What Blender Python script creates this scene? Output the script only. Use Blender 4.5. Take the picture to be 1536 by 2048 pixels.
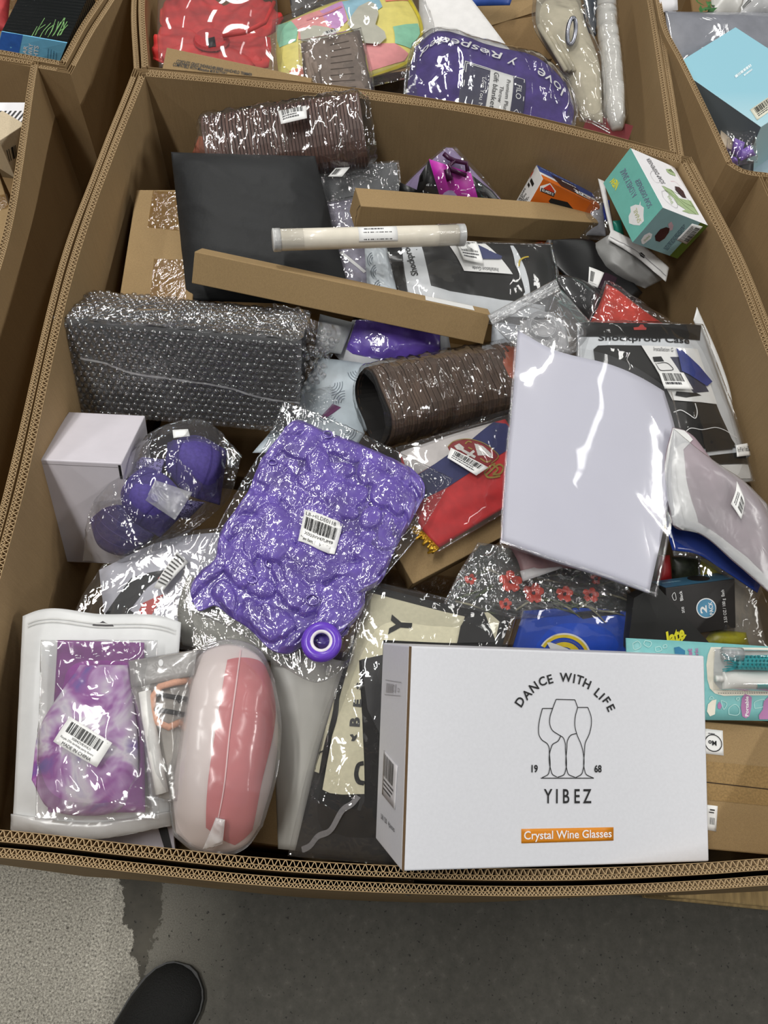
import bpy, bmesh, math, random
import numpy as np
from mathutils import Vector, Matrix
from mathutils.geometry import delaunay_2d_cdt, tessellate_polygon

for o in list(bpy.data.objects): bpy.data.objects.remove(o)
SC = bpy.context.scene
COL = SC.collection
random.seed(7)
RNG = np.random.default_rng(7)

# ------------------------------------------------------------------ camera
FPX, TILT, ROLL, HC, HR = 1540.0, math.radians(27.6), math.radians(7.0), 1.68, 0.80
cF = np.array([0, math.sin(TILT), -math.cos(TILT)])
_U0 = np.array([0, math.cos(TILT), math.sin(TILT)]); _R0 = np.array([1.0, 0, 0])
cR = math.cos(ROLL) * _R0 + math.sin(ROLL) * _U0
cU = -math.sin(ROLL) * _R0 + math.cos(ROLL) * _U0
cC = np.array([0, 0, HC])
cam = bpy.data.cameras.new('camera'); camo = bpy.data.objects.new('camera', cam); COL.objects.link(camo)
camo.matrix_world = Matrix(((cR[0], cU[0], -cF[0], cC[0]), (cR[1], cU[1], -cF[1], cC[1]), (cR[2], cU[2], -cF[2], cC[2]), (0, 0, 0, 1)))
cam.sensor_fit = 'VERTICAL'; cam.sensor_height = 36.0; cam.lens = FPX * 36.0 / 2048.0
cam.clip_start = 0.02
SC.camera = camo

# ------------------------------------------------------------------ light and exposure
SC.view_settings.view_transform = 'Standard'; SC.view_settings.look = 'None'
SC.view_settings.exposure = 0.0; SC.view_settings.gamma = 1.0; SC.view_settings.use_curve_mapping = False
SC.cycles.transparent_max_bounces = 24; SC.cycles.max_bounces = 8
SC.cycles.caustics_reflective = False; SC.cycles.caustics_refractive = False
world = bpy.data.worlds.new('hall'); SC.world = world; world.use_nodes = True
world.node_tree.nodes['Background'].inputs[0].default_value = (0.93, 0.95, 1.0, 1)
world.node_tree.nodes['Background'].inputs[1].default_value = 0.03
def strip_light(x, y, z, sx, sy, power, col=(1.0, 0.985, 0.95)):
    l = bpy.data.lights.new('ceiling_strip_light', 'AREA'); l.shape = 'RECTANGLE'; l.size = sx; l.size_y = sy
    l.energy = power; l.color = col
    o = bpy.data.objects.new('ceiling_strip_light', l); COL.objects.link(o); o.location = (x, y, z)
    return o
# rows of ceiling strips over the hall
for x, kx in ((-4.6, .7), (-1.4, 1.9), (2.0, .35), (6.8, 3.6)):
    for y, ky in ((-3.2, .5), (.1, 1.3), (3.4, 1.2), (6.7, .6)):
        strip_light(x, y, 5.0, 0.22, 1.8, 41 * kx * ky)

# ------------------------------------------------------------------ pixel to place, noise
def P(x, y, z):
    d = (x - 768) / FPX * cR - (y - 1024) / FPX * cU + cF
    return cC + d * (z - HC) / d[2]
def proj(p):
    p = np.asarray(p) - cC; w = p @ cF
    return np.stack([768 + FPX * (p @ cR) / w, 1024 - FPX * (p @ cU) / w], -1)
_TAB = np.random.default_rng(3).random((64, 256, 256))[:16]
def vn(x, y, seed=0):
    T = _TAB[seed % 16]; xi = np.floor(x).astype(int); yi = np.floor(y).astype(int)
    fx = x - xi; fy = y - yi; fx = fx * fx * (3 - 2 * fx); fy = fy * fy * (3 - 2 * fy)
    g = lambda a, b: T[(a + 31 * seed) % 256, (b + 17 * seed) % 256]
    return (g(xi, yi) * (1 - fx) + g(xi + 1, yi) * fx) * (1 - fy) + (g(xi, yi + 1) * (1 - fx) + g(xi + 1, yi + 1) * fx) * fy
def ridge(x, y, seed=0):
    return (1 - np.abs(2 * vn(x, y, seed) - 1)) ** 2

# ------------------------------------------------------------------ materials
_M = {}
def nodes_of(name):
    m = bpy.data.materials.new(name); m.use_nodes = True
    nt = m.node_tree; bs = nt.nodes['Principled BSDF']
    return m, nt, bs
def lk(nt, a, b): nt.links.new(a, b)
def coords(nt, scale=(1, 1, 1)):
    tc = nt.nodes.new('ShaderNodeNewGeometry'); mp = nt.nodes.new('ShaderNodeMapping'); mp.inputs['Scale'].default_value = scale
    lk(nt, tc.outputs['Position'], mp.inputs['Vector']); return mp.outputs[0]
def noise(nt, vec, scale, detail=3, rough=.55, dist=0):
    n = nt.nodes.new('ShaderNodeTexNoise'); n.inputs['Scale'].default_value = scale; n.inputs['Detail'].default_value = detail
    n.inputs['Roughness'].default_value = rough; n.inputs['Distortion'].default_value = dist; lk(nt, vec, n.inputs['Vector']); return n.outputs[0]
def ramp(nt, fac, stops):
    r = nt.nodes.new('ShaderNodeValToRGB'); e = r.color_ramp.elements
    while len(e) < len(stops): e.new(0.5)
    for k, (p, c) in enumerate(stops): e[k].position = p; e[k].color = (*c, 1)
    lk(nt, fac, r.inputs[0]); return r.outputs[0]
def bump(nt, bs, h, strength, dist):
    b = nt.nodes.new('ShaderNodeBump'); b.inputs['Strength'].default_value = strength; b.inputs['Distance'].default_value = dist
    lk(nt, h, b.inputs['Height']); lk(nt, b.outputs[0], bs.inputs['Normal']); return b
def lin(c): return tuple((v / 255 / 12.92 if v / 255 <= .04045 else ((v / 255 + .055) / 1.055) ** 2.4) for v in c)
def mat(name, rgb, rough=.5, var=.06, nscale=60, bmp=0., bscale=300, bdist=.001, spec=.5, stretch=(1, 1, 1), metal=0, coat=0):
    """plain surface in an sRGB colour with slight uneven tone and optional fine relief"""
    if name in _M: return _M[name]
    m, nt, bs = nodes_of(name); c = lin(rgb)
    v = coords(nt, stretch); n = noise(nt, v, nscale)
    lo = tuple(max(0, k * (1 - var * 2)) for k in c); hi = tuple(min(1, k * (1 + var * 2)) for k in c)
    lk(nt, ramp(nt, n, [(.3, lo), (.7, hi)]), bs.inputs['Base Color'])
    bs.inputs['Roughness'].default_value = rough; bs.inputs['Specular IOR Level'].default_value = spec; bs.inputs['Metallic'].default_value = metal
    if coat: bs.inputs['Coat Weight'].default_value = coat; bs.inputs['Coat Roughness'].default_value = .08
    if bmp: bump(nt, bs, noise(nt, v, bscale, 4), bmp, bdist)
    _M[name] = m; return m
def film(name, tint=(.97, .97, .97), haze=.03, gloss=1.0, rough=.05, bscale=55, bstr=.5, bdist=.003, hazecol=(.85, .86, .88), ridged=True):
    """thin clear plastic: see-through, mirror-like at grazing angles, a little milky"""
    if name in _M: return _M[name]
    m = bpy.data.materials.new(name); m.use_nodes = True; nt = m.node_tree; nt.nodes.clear()
    out = nt.nodes.new('ShaderNodeOutputMaterial'); tr = nt.nodes.new('ShaderNodeBsdfTransparent'); tr.inputs[0].default_value = (*tint, 1)
    gl = nt.nodes.new('ShaderNodeBsdfGlossy'); gl.inputs['Roughness'].default_value = rough
    df = nt.nodes.new('ShaderNodeBsdfTranslucent'); df2 = nt.nodes.new('ShaderNodeBsdfDiffuse')
    df.inputs[0].default_value = (*hazecol, 1); df2.inputs[0].default_value = (*hazecol, 1)
    fr = nt.nodes.new('ShaderNodeFresnel'); bf = nt.nodes.new('ShaderNodeNewGeometry'); io = nt.nodes.new('ShaderNodeMath'); io.operation = 'MULTIPLY_ADD'
    lk(nt, bf.outputs['Backfacing'], io.inputs[0]); io.inputs[1].default_value = 1 / 1.5 - 1.5; io.inputs[2].default_value = 1.5; lk(nt, io.outputs[0], fr.inputs['IOR'])
    v = coords(nt)
    n1 = noise(nt, v, bscale, 2, .5, 1.2)
    if ridged:
        a = nt.nodes.new('ShaderNodeMath'); a.operation = 'SUBTRACT'; lk(nt, n1, a.inputs[0]); a.inputs[1].default_value = .5
        b = nt.nodes.new('ShaderNodeMath'); b.operation = 'ABSOLUTE'; lk(nt, a.outputs[0], b.inputs[0]); h = b.outputs[0]
    else: h = n1
    bp = nt.nodes.new('ShaderNodeBump'); bp.inputs['Strength'].default_value = bstr; bp.inputs['Distance'].default_value = bdist; lk(nt, h, bp.inputs['Height'])
    lk(nt, bp.outputs[0], gl.inputs['Normal']); lk(nt, bp.outputs[0], fr.inputs['Normal'])
    mu = nt.nodes.new('ShaderNodeMath'); mu.operation = 'MULTIPLY'; mu.use_clamp = True; lk(nt, fr.outputs[0], mu.inputs[0]); mu.inputs[1].default_value = 1.7 * gloss
    m0 = nt.nodes.new('ShaderNodeMixShader'); m0.inputs[0].default_value = .5; lk(nt, df.outputs[0], m0.inputs[1]); lk(nt, df2.outputs[0], m0.inputs[2])
    m1 = nt.nodes.new('ShaderNodeMixShader'); m1.inputs[0].default_value = haze; lk(nt, tr.outputs[0], m1.inputs[1]); lk(nt, m0.outputs[0], m1.inputs[2])
    m2 = nt.nodes.new('ShaderNodeMixShader'); lk(nt, mu.outputs[0], m2.inputs[0]); lk(nt, m1.outputs[0], m2.inputs[1]); lk(nt, gl.outputs[0], m2.inputs[2])
    lk(nt, m2.outputs[0], out.inputs[0]); _M[name] = m; return m
def cardboard(name, rgb=(158, 125, 80), streak=1.0):
    if name in _M: return _M[name]
    m, nt, bs = nodes_of(name); c = lin(rgb)
    v = coords(nt); n = noise(nt, v, 900, 2); n2 = noise(nt, coords(nt, (60, 60, 3)), 6, 3); n3 = noise(nt, v, 5, 3)
    a = ramp(nt, n, [(.25, tuple(k * .86 for k in c)), (.75, tuple(k * 1.1 for k in c))])
    b = ramp(nt, n2, [(.3, (1 - .10 * streak,) * 3), (.7, (1, 1, 1))]); d = ramp(nt, n3, [(.3, (.9, .89, .87)), (.7, (1.0, 1.0, 1.0))])
    x = nt.nodes.new('ShaderNodeMix'); x.data_type = 'RGBA'; x.blend_type = 'MULTIPLY'; x.inputs[0].default_value = 1; lk(nt, a, x.inputs[6]); lk(nt, b, x.inputs[7])
    y = nt.nodes.new('ShaderNodeMix'); y.data_type = 'RGBA'; y.blend_type = 'MULTIPLY'; y.inputs[0].default_value = 1; lk(nt, x.outputs[2], y.inputs[6]); lk(nt, d, y.inputs[7])
    lk(nt, y.outputs[2], bs.inputs['Base Color']); bs.inputs['Roughness'].default_value = .78; bs.inputs['Specular IOR Level'].default_value = .25
    bump(nt, bs, n, .08, .0005); _M[name] = m; return m

KRAFT = cardboard('kraft_board', (138, 112, 76)); KRAFT2 = cardboard('kraft_board_pale', (162, 136, 97)); FLUTE = cardboard('flute_paper', (196, 170, 132), 0)
BINK = cardboard('bin_board', (164, 138, 101))
WHITE = mat('white_card', (232, 231, 234), .5, .01); PAPER = mat('label_paper', (240, 240, 238), .45, .01)
INK = mat('black_ink', (18, 18, 20), .5, .02); GREYINK = mat('grey_ink', (70, 70, 74), .5, .02); WINK = mat('white_ink', (238, 238, 238), .5, .01)
BLACK = mat('black_plastic', (20, 20, 21), .35, .05); DARK = mat('charcoal_fabric', (38, 38, 38), .8, .1)
CLEAR = film('clear_film', bscale=30, bstr=.35, bdist=.003); CRINK = film('crinkled_film', bscale=55, bstr=.5, bdist=.003, haze=.05, gloss=1.5); SMOOTH = film('smooth_film', bscale=16, bstr=.35, bdist=.003)
FROST = film('frosted_film', haze=.34, rough=.25, gloss=.6, bscale=22, bstr=.5); MILK = film('milky_film', haze=.72, rough=.25, gloss=.7, bscale=20, bstr=.5, hazecol=(.95, .95, .95))
CLINGY = film('vacuum_film', haze=.03, gloss=1.8, rough=.06, bscale=40, bstr=.4, bdist=.003)

# ------------------------------------------------------------------ objects
_W = {}
def new_obj(name, me, parent=None):
    o = bpy.data.objects.new(name, me); COL.objects.link(o); _W[o] = Matrix.Identity(4)
    if parent is not None: o.parent = parent; o.matrix_parent_inverse = _W[parent].inverted()
    return o
def thing(name, label, cat, loc, group=None):
    o = bpy.data.objects.new(name, None); COL.objects.link(o); o.empty_display_size = .05
    o.location = tuple(float(k) for k in loc); _W[o] = Matrix.Translation(o.location)
    o['label'] = label; o['category'] = cat
    if group: o['group'] = group
    return o
def mesh(name, verts, faces, m, parent=None, smooth=False, label=None, stuff=False):
    me = bpy.data.meshes.new(name); me.from_pydata([tuple(map(float, v)) for v in verts], [], [tuple(map(int, f)) for f in faces]); me.update()
    if m is not None: me.materials.append(m)
    if smooth: me.polygons.foreach_set('use_smooth', [True] * len(me.polygons))
    o = new_obj(name, me, parent)
    if label: o['label'] = label
    if stuff: o['kind'] = 'stuff'
    return o
def own(o, label, cat, group=None):
    """make a single mesh a thing of its own, its origin moved to its base"""
    me = o.data; n = len(me.vertices); a = np.empty(n * 3); me.vertices.foreach_get('co', a); a = a.reshape(-1, 3)
    c = a.mean(0); c[2] = a[:, 2].min(); me.vertices.foreach_set('co', (a - c).ravel()); me.update()
    o.location = c; _W[o] = Matrix.Translation(Vector(c)); o['label'] = label; o['category'] = cat
    if group: o['group'] = group
    return o

# ------------------------------------------------------------------ surfaces
def curve3(pts):
    pts = np.array(pts, float)
    if len(pts) == 2: return lambda t: pts[0] + (pts[1] - pts[0]) * np.asarray(t)[..., None]
    d = np.concatenate([[0], np.cumsum(np.linalg.norm(np.diff(pts, axis=0), axis=1))]); d /= d[-1]
    m = np.gradient(pts, d, axis=0)
    def f(t):
        t = np.clip(np.asarray(t, float), 0, 1); i = np.clip(np.searchsorted(d, t, 'right') - 1, 0, len(d) - 2)
        h = (d[i + 1] - d[i]); u = ((t - d[i]) / h)[..., None]; h = h[..., None]
        return ((2 * u**3 - 3 * u**2 + 1) * pts[i] + (u**3 - 2 * u**2 + u) * h * m[i] + (-2 * u**3 + 3 * u**2) * pts[i + 1] + (u**3 - u**2) * h * m[i + 1])
    return f
class Patch:
    """surface spanned by four border curves, given by pixel and height (px, py, z)"""
    def __init__(s, bot, right, top, left, disp=None, world=False):
        c = (lambda L: [np.array(p, float) for p in L]) if world else (lambda L: [P(*p) for p in L])
        s.b, s.r, s.t, s.l = map(curve3, map(c, (bot, right, top, left)))
        z = np.array(0.); o = np.array(1.)
        s.c00, s.c10, s.c01, s.c11 = s.b(z), s.b(o), s.t(z), s.t(o)
        s.disp = disp; s.W = s.H = 1
        k = np.linspace(0, 1, 12)
        s.W = float(np.linalg.norm(np.diff(s.base(k, k * 0 + .5), axis=0), axis=1).sum()); s.H = float(np.linalg.norm(np.diff(s.base(k * 0 + .5, k), axis=0), axis=1).sum())
    def base(s, u, v):
        u = np.asarray(u, float); v = np.asarray(v, float); U = u[..., None]; V = v[..., None]
        return ((1 - V) * s.b(u) + V * s.t(u) + (1 - U) * s.l(v) + U * s.r(v)
                - ((1 - U) * (1 - V) * s.c00 + U * (1 - V) * s.c10 + (1 - U) * V * s.c01 + U * V * s.c11))
    def nrm(s, u, v, f=None):
        f = f or s.base; e = 4e-3; u = np.asarray(u, float); v = np.asarray(v, float)
        n = np.cross(f(np.clip(u + e, 0, 1), v) - f(np.clip(u - e, 0, 1), v), f(u, np.clip(v + e, 0, 1)) - f(u, np.clip(v - e, 0, 1)))
        return n / np.maximum(np.linalg.norm(n, axis=-1, keepdims=True), 1e-12)
    def pos(s, u, v, h=0.):
        u = np.asarray(u, float); v = np.asarray(v, float)
        d = (s.disp(u, v) if s.disp else 0.) + h
        return s.base(u, v) + s.nrm(u, v) * (d[..., None] if np.ndim(d) else d)
    def under(s, u, v, k, t): return s.base(u, v) - s.nrm(u, v) * (np.asarray(k)[..., None] + t)
    def inv(s, x, y):
        g = np.linspace(0, 1, 13); U, V = np.meshgrid(g, g, indexing='ij'); q = proj(s.pos(U, V)); i = np.unravel_index(np.argmin(((q - (x, y))**2).sum(-1)), U.shape)
        a = np.array([U[i], V[i]]); e = 2e-3
        for _ in range(14):
            f = lambda w: proj(s.pos(np.array(w[0]), np.array(w[1]))) - (x, y)
            f0 = f(a); J = np.stack([(f(a + (e, 0)) - f0) / e, (f(a + (0, e)) - f0) / e], 1)
            try: st = np.linalg.solve(J, -f0)
            except np.linalg.LinAlgError: break
            a = np.clip(a + np.clip(st, -.15, .15), -.02, 1.02)
            if np.abs(f0).max() < .2: break
        return a
    def sub(s, px, h=.0006): return Sub(s, [s.inv(*p) for p in px], h)
class Sub:
    """a four-cornered region of a surface: BL, BR, TR, TL in its own 0..1 coordinates"""
    def __init__(s, S, st, h=.0006):
        s.S, s.st, s.h = S, np.array(st, float), h
        a = lambda i, j: np.linalg.norm(S.pos(*[np.array(k) for k in s.st[i]]) - S.pos(*[np.array(k) for k in s.st[j]]))
        s.W = float(a(0, 1) + a(3, 2)) / 2; s.H = float(a(0, 3) + a(1, 2)) / 2
    def map(s, u, v):
        u = np.asarray(u, float)[..., None]; v = np.asarray(v, float)[..., None]
        q = (1 - u) * (1 - v) * s.st[0] + u * (1 - v) * s.st[1] + u * v * s.st[2] + (1 - u) * v * s.st[3]
        return q[..., 0], q[..., 1]
    def pos(s, u, v, h=0.): return s.S.pos(*s.map(u, v), h=h + s.h)
def quad(bl, br, tr, tl, disp=None, world=False): return Patch([bl, br], [br, tr], [tl, tr], [bl, tl], disp, world)
def pillow(th, k=3., m=0., wr=0., ws=40., seed=0, wx=1., wy=1.):
    """bulge profile with flat sealed margins m and creases"""
    class D: pass
    def f(u, v):
        a = np.clip((np.asarray(u) - m) / (1 - 2 * m), 0, 1); b = np.clip((np.asarray(v) - m) / (1 - 2 * m), 0, 1)
        p = (1 - np.abs(2 * a - 1)**k) * (1 - np.abs(2 * b - 1)**k)
        d = th * p
        if wr:
            x, y = u * f.W * ws * wx, v * f.H * ws * wy
            d = d + wr * (ridge(x + .3 * y, y, seed) + .5 * ridge(2.1 * x, 2.1 * y + x, seed + 1) - .7)
        return d
    f.W = f.H = .25; f.th = th; f.k = k; f.m = m
    return f
def setdisp(S, f): f.W, f.H = S.W, S.H; S.disp = f; return S
def grid_faces(nu, nv, off=0, flip=False):
    i, j = np.meshgrid(np.arange(nu - 1), np.arange(nv - 1), indexing='ij'); a = off + i * nv + j
    q = np.stack([a, a + nv, a + nv + 1, a + 1], -1).reshape(-1, 4)
    return q[:, ::-1] if flip else q
def sheet(name, S, m, parent, nu=24, nv=24, th=None, under=0., smooth=True, label=None, h=0.):
    """closed skin: the surface on top, a flatter one beneath, joined along the border. th None = single film"""
    U, V = np.meshgrid(np.linspace(0, 1, nu), np.linspace(0, 1, nv), indexing='ij')
    top = S.pos(U, V, h).reshape(-1, 3); F = grid_faces(nu, nv)
    if th is None: return mesh(name, top, F, m, parent, smooth, label)
    k = under * (1 - np.abs(2 * U - 1)**3) * (1 - np.abs(2 * V - 1)**3)
    if isinstance(S, Patch): low = S.under(U, V, k, th).reshape(-1, 3)
    else: low = S.pos(U, V, h - th).reshape(-1, 3)
    n = nu * nv; F2 = grid_faces(nu, nv, n, True)
    ring = [i * nv for i in range(nu)] + [(nu - 1) * nv + j for j in range(1, nv)] + [i * nv + nv - 1 for i in range(nu - 2, -1, -1)] + [j for j in range(nv - 2, 0, -1)]
    R = [(ring[k], n + ring[k], n + ring[(k + 1) % len(ring)], ring[(k + 1) % len(ring)]) for k in range(len(ring))]
    return mesh(name, np.concatenate([top, low]), [tuple(f) for f in F] + [tuple(f) for f in F2] + R, m, parent, smooth, label)
def shape(name, S, pts, m, parent, h=.0006, step=.06, px=True, label=None, flat=False):
    """a flat printed or laid-on shape following a surface, outline in pixels (or in the surface's own coordinates)"""
    st = [S.inv(*p) for p in pts] if px else [np.array(p, float) for p in pts]
    st = np.array(st)
    if flat: tv = tessellate_polygon([[Vector((p[0], p[1], 0)) for p in st]]); return mesh(name, S.pos(st[:, 0], st[:, 1], h), tv, m, parent, False, label)
    n = len(st); E = []; V2 = []
    for i in range(n):
        a, b = st[i], st[(i + 1) % n]; k = max(1, int(np.linalg.norm(b - a) / step))
        for q in range(k): V2.append(Vector(a + (b - a) * q / k))
    L = len(V2); E = [(i, (i + 1) % L) for i in range(L)]
    lo, hi = st.min(0), st.max(0)
    gx = np.arange(lo[0] + step / 2, hi[0], step); gy = np.arange(lo[1] + step / 2, hi[1], step)
    for x in gx:
        for y in gy: V2.append(Vector((x, y)))
    ve, ed, fa, *_ = delaunay_2d_cdt(V2, E, [list(range(L))], 1, 1e-5)
    a = np.array([(p.x, p.y) for p in ve])
    return mesh(name, S.pos(a[:, 0], a[:, 1], h), [tuple(f) for f in fa], m, parent, True, label)
def stroke(name, S, pts, w, m, parent, h=.0007, px=True, closed=False, sm=True):
    """a printed line of width w metres along points on a surface"""
    st = np.array([S.inv(*p) for p in pts] if px else pts, float)
    if closed: st = np.concatenate([st, st[:1]])
    if sm and len(st) > 2:
        c = curve3(np.c_[st, np.zeros(len(st))]); st = c(np.linspace(0, 1, 6 * len(st)))[:, :2]
    q = st * (S.W, S.H); d = np.gradient(q, axis=0); nn = np.stack([-d[:, 1], d[:, 0]], 1); nn /= np.maximum(np.linalg.norm(nn, axis=1, keepdims=True), 1e-9)
    a = (q + nn * w / 2) / (S.W, S.H); b = (q - nn * w / 2) / (S.W, S.H); n = len(st)
    v = np.concatenate([S.pos(a[:, 0], a[:, 1], h), S.pos(b[:, 0], b[:, 1], h)])
    return mesh(name, v, [(i, n + i, n + i + 1, i + 1) for i in range(n - 1)], m, parent, False)
def ellipse(cx, cy, rx, ry, n=24, rot=0, a0=0, a1=2 * math.pi):
    t = np.linspace(a0, a1, n, endpoint=(a1 - a0 < 6.2)); x = rx * np.cos(t); y = ry * np.sin(t)
    return [(cx + x[i] * math.cos(rot) - y[i] * math.sin(rot), cy + x[i] * math.sin(rot) + y[i] * math.cos(rot)) for i in range(len(t))]
_T = {}
def text_mesh(s, bold=0., shear=0.):
    k = (s, bold, shear)
    if k not in _T:
        c = bpy.data.curves.new('lettering', 'FONT'); c.body = s; c.align_x = 'CENTER'; c.align_y = 'CENTER'; c.offset = bold; c.shear = shear; c.resolution_u = 3; c.fill_mode = 'FRONT'
        o = bpy.data.objects.new('lettering', c); me = o.to_mesh()
        v = np.array([x.co[:2] for x in me.vertices]); f = [tuple(p.vertices) for p in me.polygons]; o.to_mesh_clear(); bpy.data.objects.remove(o); bpy.data.curves.remove(c)
        if len(v): v = v - (v.min(0) + v.max(0)) / 2
        _T[k] = (v, f)
    return _T[k]
def text(S, s, u, v, height, m, parent, ang=0., sx=1., bold=.0, shear=0., h=.0007, width=None, name='lettering'):
    """lettering of a cap height in metres, centred at u, v of a surface, turned by ang degrees"""
    V, F = text_mesh(s, bold, shear)
    if not len(V): return None
    k = height / max(1e-6, (V[:, 1].max() - V[:, 1].min())); x = V[:, 0] * k * sx; y = V[:, 1] * k
    if width: x = V[:, 0] * width / (V[:, 0].max() - V[:, 0].min())
    a = math.radians(ang); X = x * math.cos(a) - y * math.sin(a); Y = x * math.sin(a) + y * math.cos(a)
    return mesh(name, S.pos(u + X / S.W, v + Y / S.H, h), F, m, parent)
def rects(name, S, R, m, parent, h=.0007):
    v = []; f = []
    for (a, b, c, d) in R:
        n = len(v); v += [(a, b), (c, b), (c, d), (a, d)]; f.append((n, n + 1, n + 2, n + 3))
    v = np.array(v); return mesh(name, S.pos(v[:, 0], v[:, 1], h), f, m, parent)
def barcode(S, u0, v0, u1, v1, parent, m=None, n=28, vert=False, seed=1, h=.0007):
    r = random.Random(seed); w = [r.choice((1, 1, 2, 3)) for _ in range(2 * n)]; t = sum(w); x = 0; R = []
    for i, k in enumerate(w):
        a, b = x / t, (x + k) / t; x += k
        if i % 2 == 0: R.append((u0, v0 + (v1 - v0) * a, u1, v0 + (v1 - v0) * b) if vert else (u0 + (u1 - u0) * a, v0, u0 + (u1 - u0) * b, v1))
    return rects('barcode', S, R, m or INK, parent, h)
def lines(S, u0, v0, u1, v1, n, parent, m=None, seed=2, fill=.45, h=.0007, name='small_print'):
    r = random.Random(seed); R = []; st = (v1 - v0) / n
    for i in range(n):
        u = u0; e = u1 - (u1 - u0) * r.random() * .3
        while u < e:
            w = (u1 - u0) * r.uniform(.03, .12); R.append((u, v1 - (i + fill) * st, min(e, u + w), v1 - i * st)); u += w + (u1 - u0) * .02
    return rects(name, S, R, m or GREYINK, parent, h)
def label_px(S, px, parent, m=None, nu=8, nv=6, h=.0008, name='label', th=None):
    L = S.sub(px, h); o = sheet(name, L, m or PAPER, parent, nu, nv, th=.0004); return L, o
def tube(name, pts, r, m, parent, n=8, closed=False, smooth=True):
    pts = np.array(pts, float); N = len(pts); r = np.broadcast_to(np.asarray(r, float), (N,)); d = np.gradient(pts, axis=0)
    if closed: d = (np.roll(pts, -1, 0) - np.roll(pts, 1, 0))
    d /= np.maximum(np.linalg.norm(d, axis=1, keepdims=True), 1e-9); up = np.array([0.1, .2, 1.]); v = []
    for i in range(N):
        a = np.cross(d[i], up); a /= np.linalg.norm(a); b = np.cross(a, d[i])
        for k in range(n): t = 2 * math.pi * k / n; v.append(pts[i] + r[i] * (math.cos(t) * a + math.sin(t) * b))
    f = [(i % N * n + k, i % N * n + (k + 1) % n, (i + 1) % N * n + (k + 1) % n, (i + 1) % N * n + k) for i in range(N if closed else N - 1) for k in range(n)]
    if not closed: f += [tuple(range(n))[::-1], tuple((N - 1) * n + k for k in range(n))]
    return mesh(name, v, f, m, parent, smooth)
class Box:
    """a cuboid: corner o, axes a and b across its upper face (unit), sizes; c points down into it"""
    def __init__(s, o, a, b, d):
        s.o = np.array(o, float); s.a = np.array(a, float); s.b = np.array(b, float); s.a /= np.linalg.norm(s.a)
        s.b -= s.a * (s.a @ s.b); s.b /= np.linalg.norm(s.b); s.c = -np.cross(s.a, s.b); s.d = d
    def pt(s, i, j, k): return s.o + s.a * s.d[0] * i + s.b * s.d[1] * j + s.c * s.d[2] * k
    def face(s, w):
        q = {'top': ((0, 0, 0), (1, 0, 0), (1, 1, 0), (0, 1, 0)), 'front': ((0, 0, 1), (1, 0, 1), (1, 0, 0), (0, 0, 0)),
             'left': ((0, 1, 1), (0, 0, 1), (0, 0, 0), (0, 1, 0)), 'right': ((1, 0, 1), (1, 1, 1), (1, 1, 0), (1, 0, 0)), 'back': ((1, 1, 1), (0, 1, 1), (0, 1, 0), (1, 1, 0))}[w]
        return quad(*[s.pt(*k) for k in q], world=True)
    def build(s, name, m, parent, bev=.0015, seg=2):
        bm = bmesh.new(); v = [bm.verts.new(s.pt(*k)) for k in ((0, 0, 0), (1, 0, 0), (1, 1, 0), (0, 1, 0), (0, 0, 1), (1, 0, 1), (1, 1, 1), (0, 1, 1))]
        for f in ((0, 1, 2, 3), (7, 6, 5, 4), (0, 4, 5, 1), (1, 5, 6, 2), (2, 6, 7, 3), (3, 7, 4, 0)): bm.faces.new([v[i] for i in f])
        if bev: bmesh.ops.bevel(bm, geom=list(bm.edges), offset=bev, segments=seg, affect='EDGES', profile=.5)
        bmesh.ops.recalc_face_normals(bm, faces=list(bm.faces))
        me = bpy.data.meshes.new(name); bm.to_mesh(me); bm.free(); me.materials.append(m); return new_obj(name, me, parent)
    def base(s): p = np.array([s.pt(i, j, k) for i in (0, 1) for j in (0, 1) for k in (0, 1)]); c = p.mean(0); c[2] = p[:, 2].min(); return c
def box3(A, B, D, depth, da=None, db=None):
    A, B, D = (P(*A), P(*B), P(*D)); a = B - A; b = D - A; la = np.linalg.norm(a); an = a / la; bo = b - an * (an @ b)
    return Box(A, a, b, (da or la, db or np.linalg.norm(bo), depth))
def mid(*px):
    q = np.array([P(*p) for p in px]); c = q.mean(0); c[2] = q[:, 2].min() - .02; return c

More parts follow.
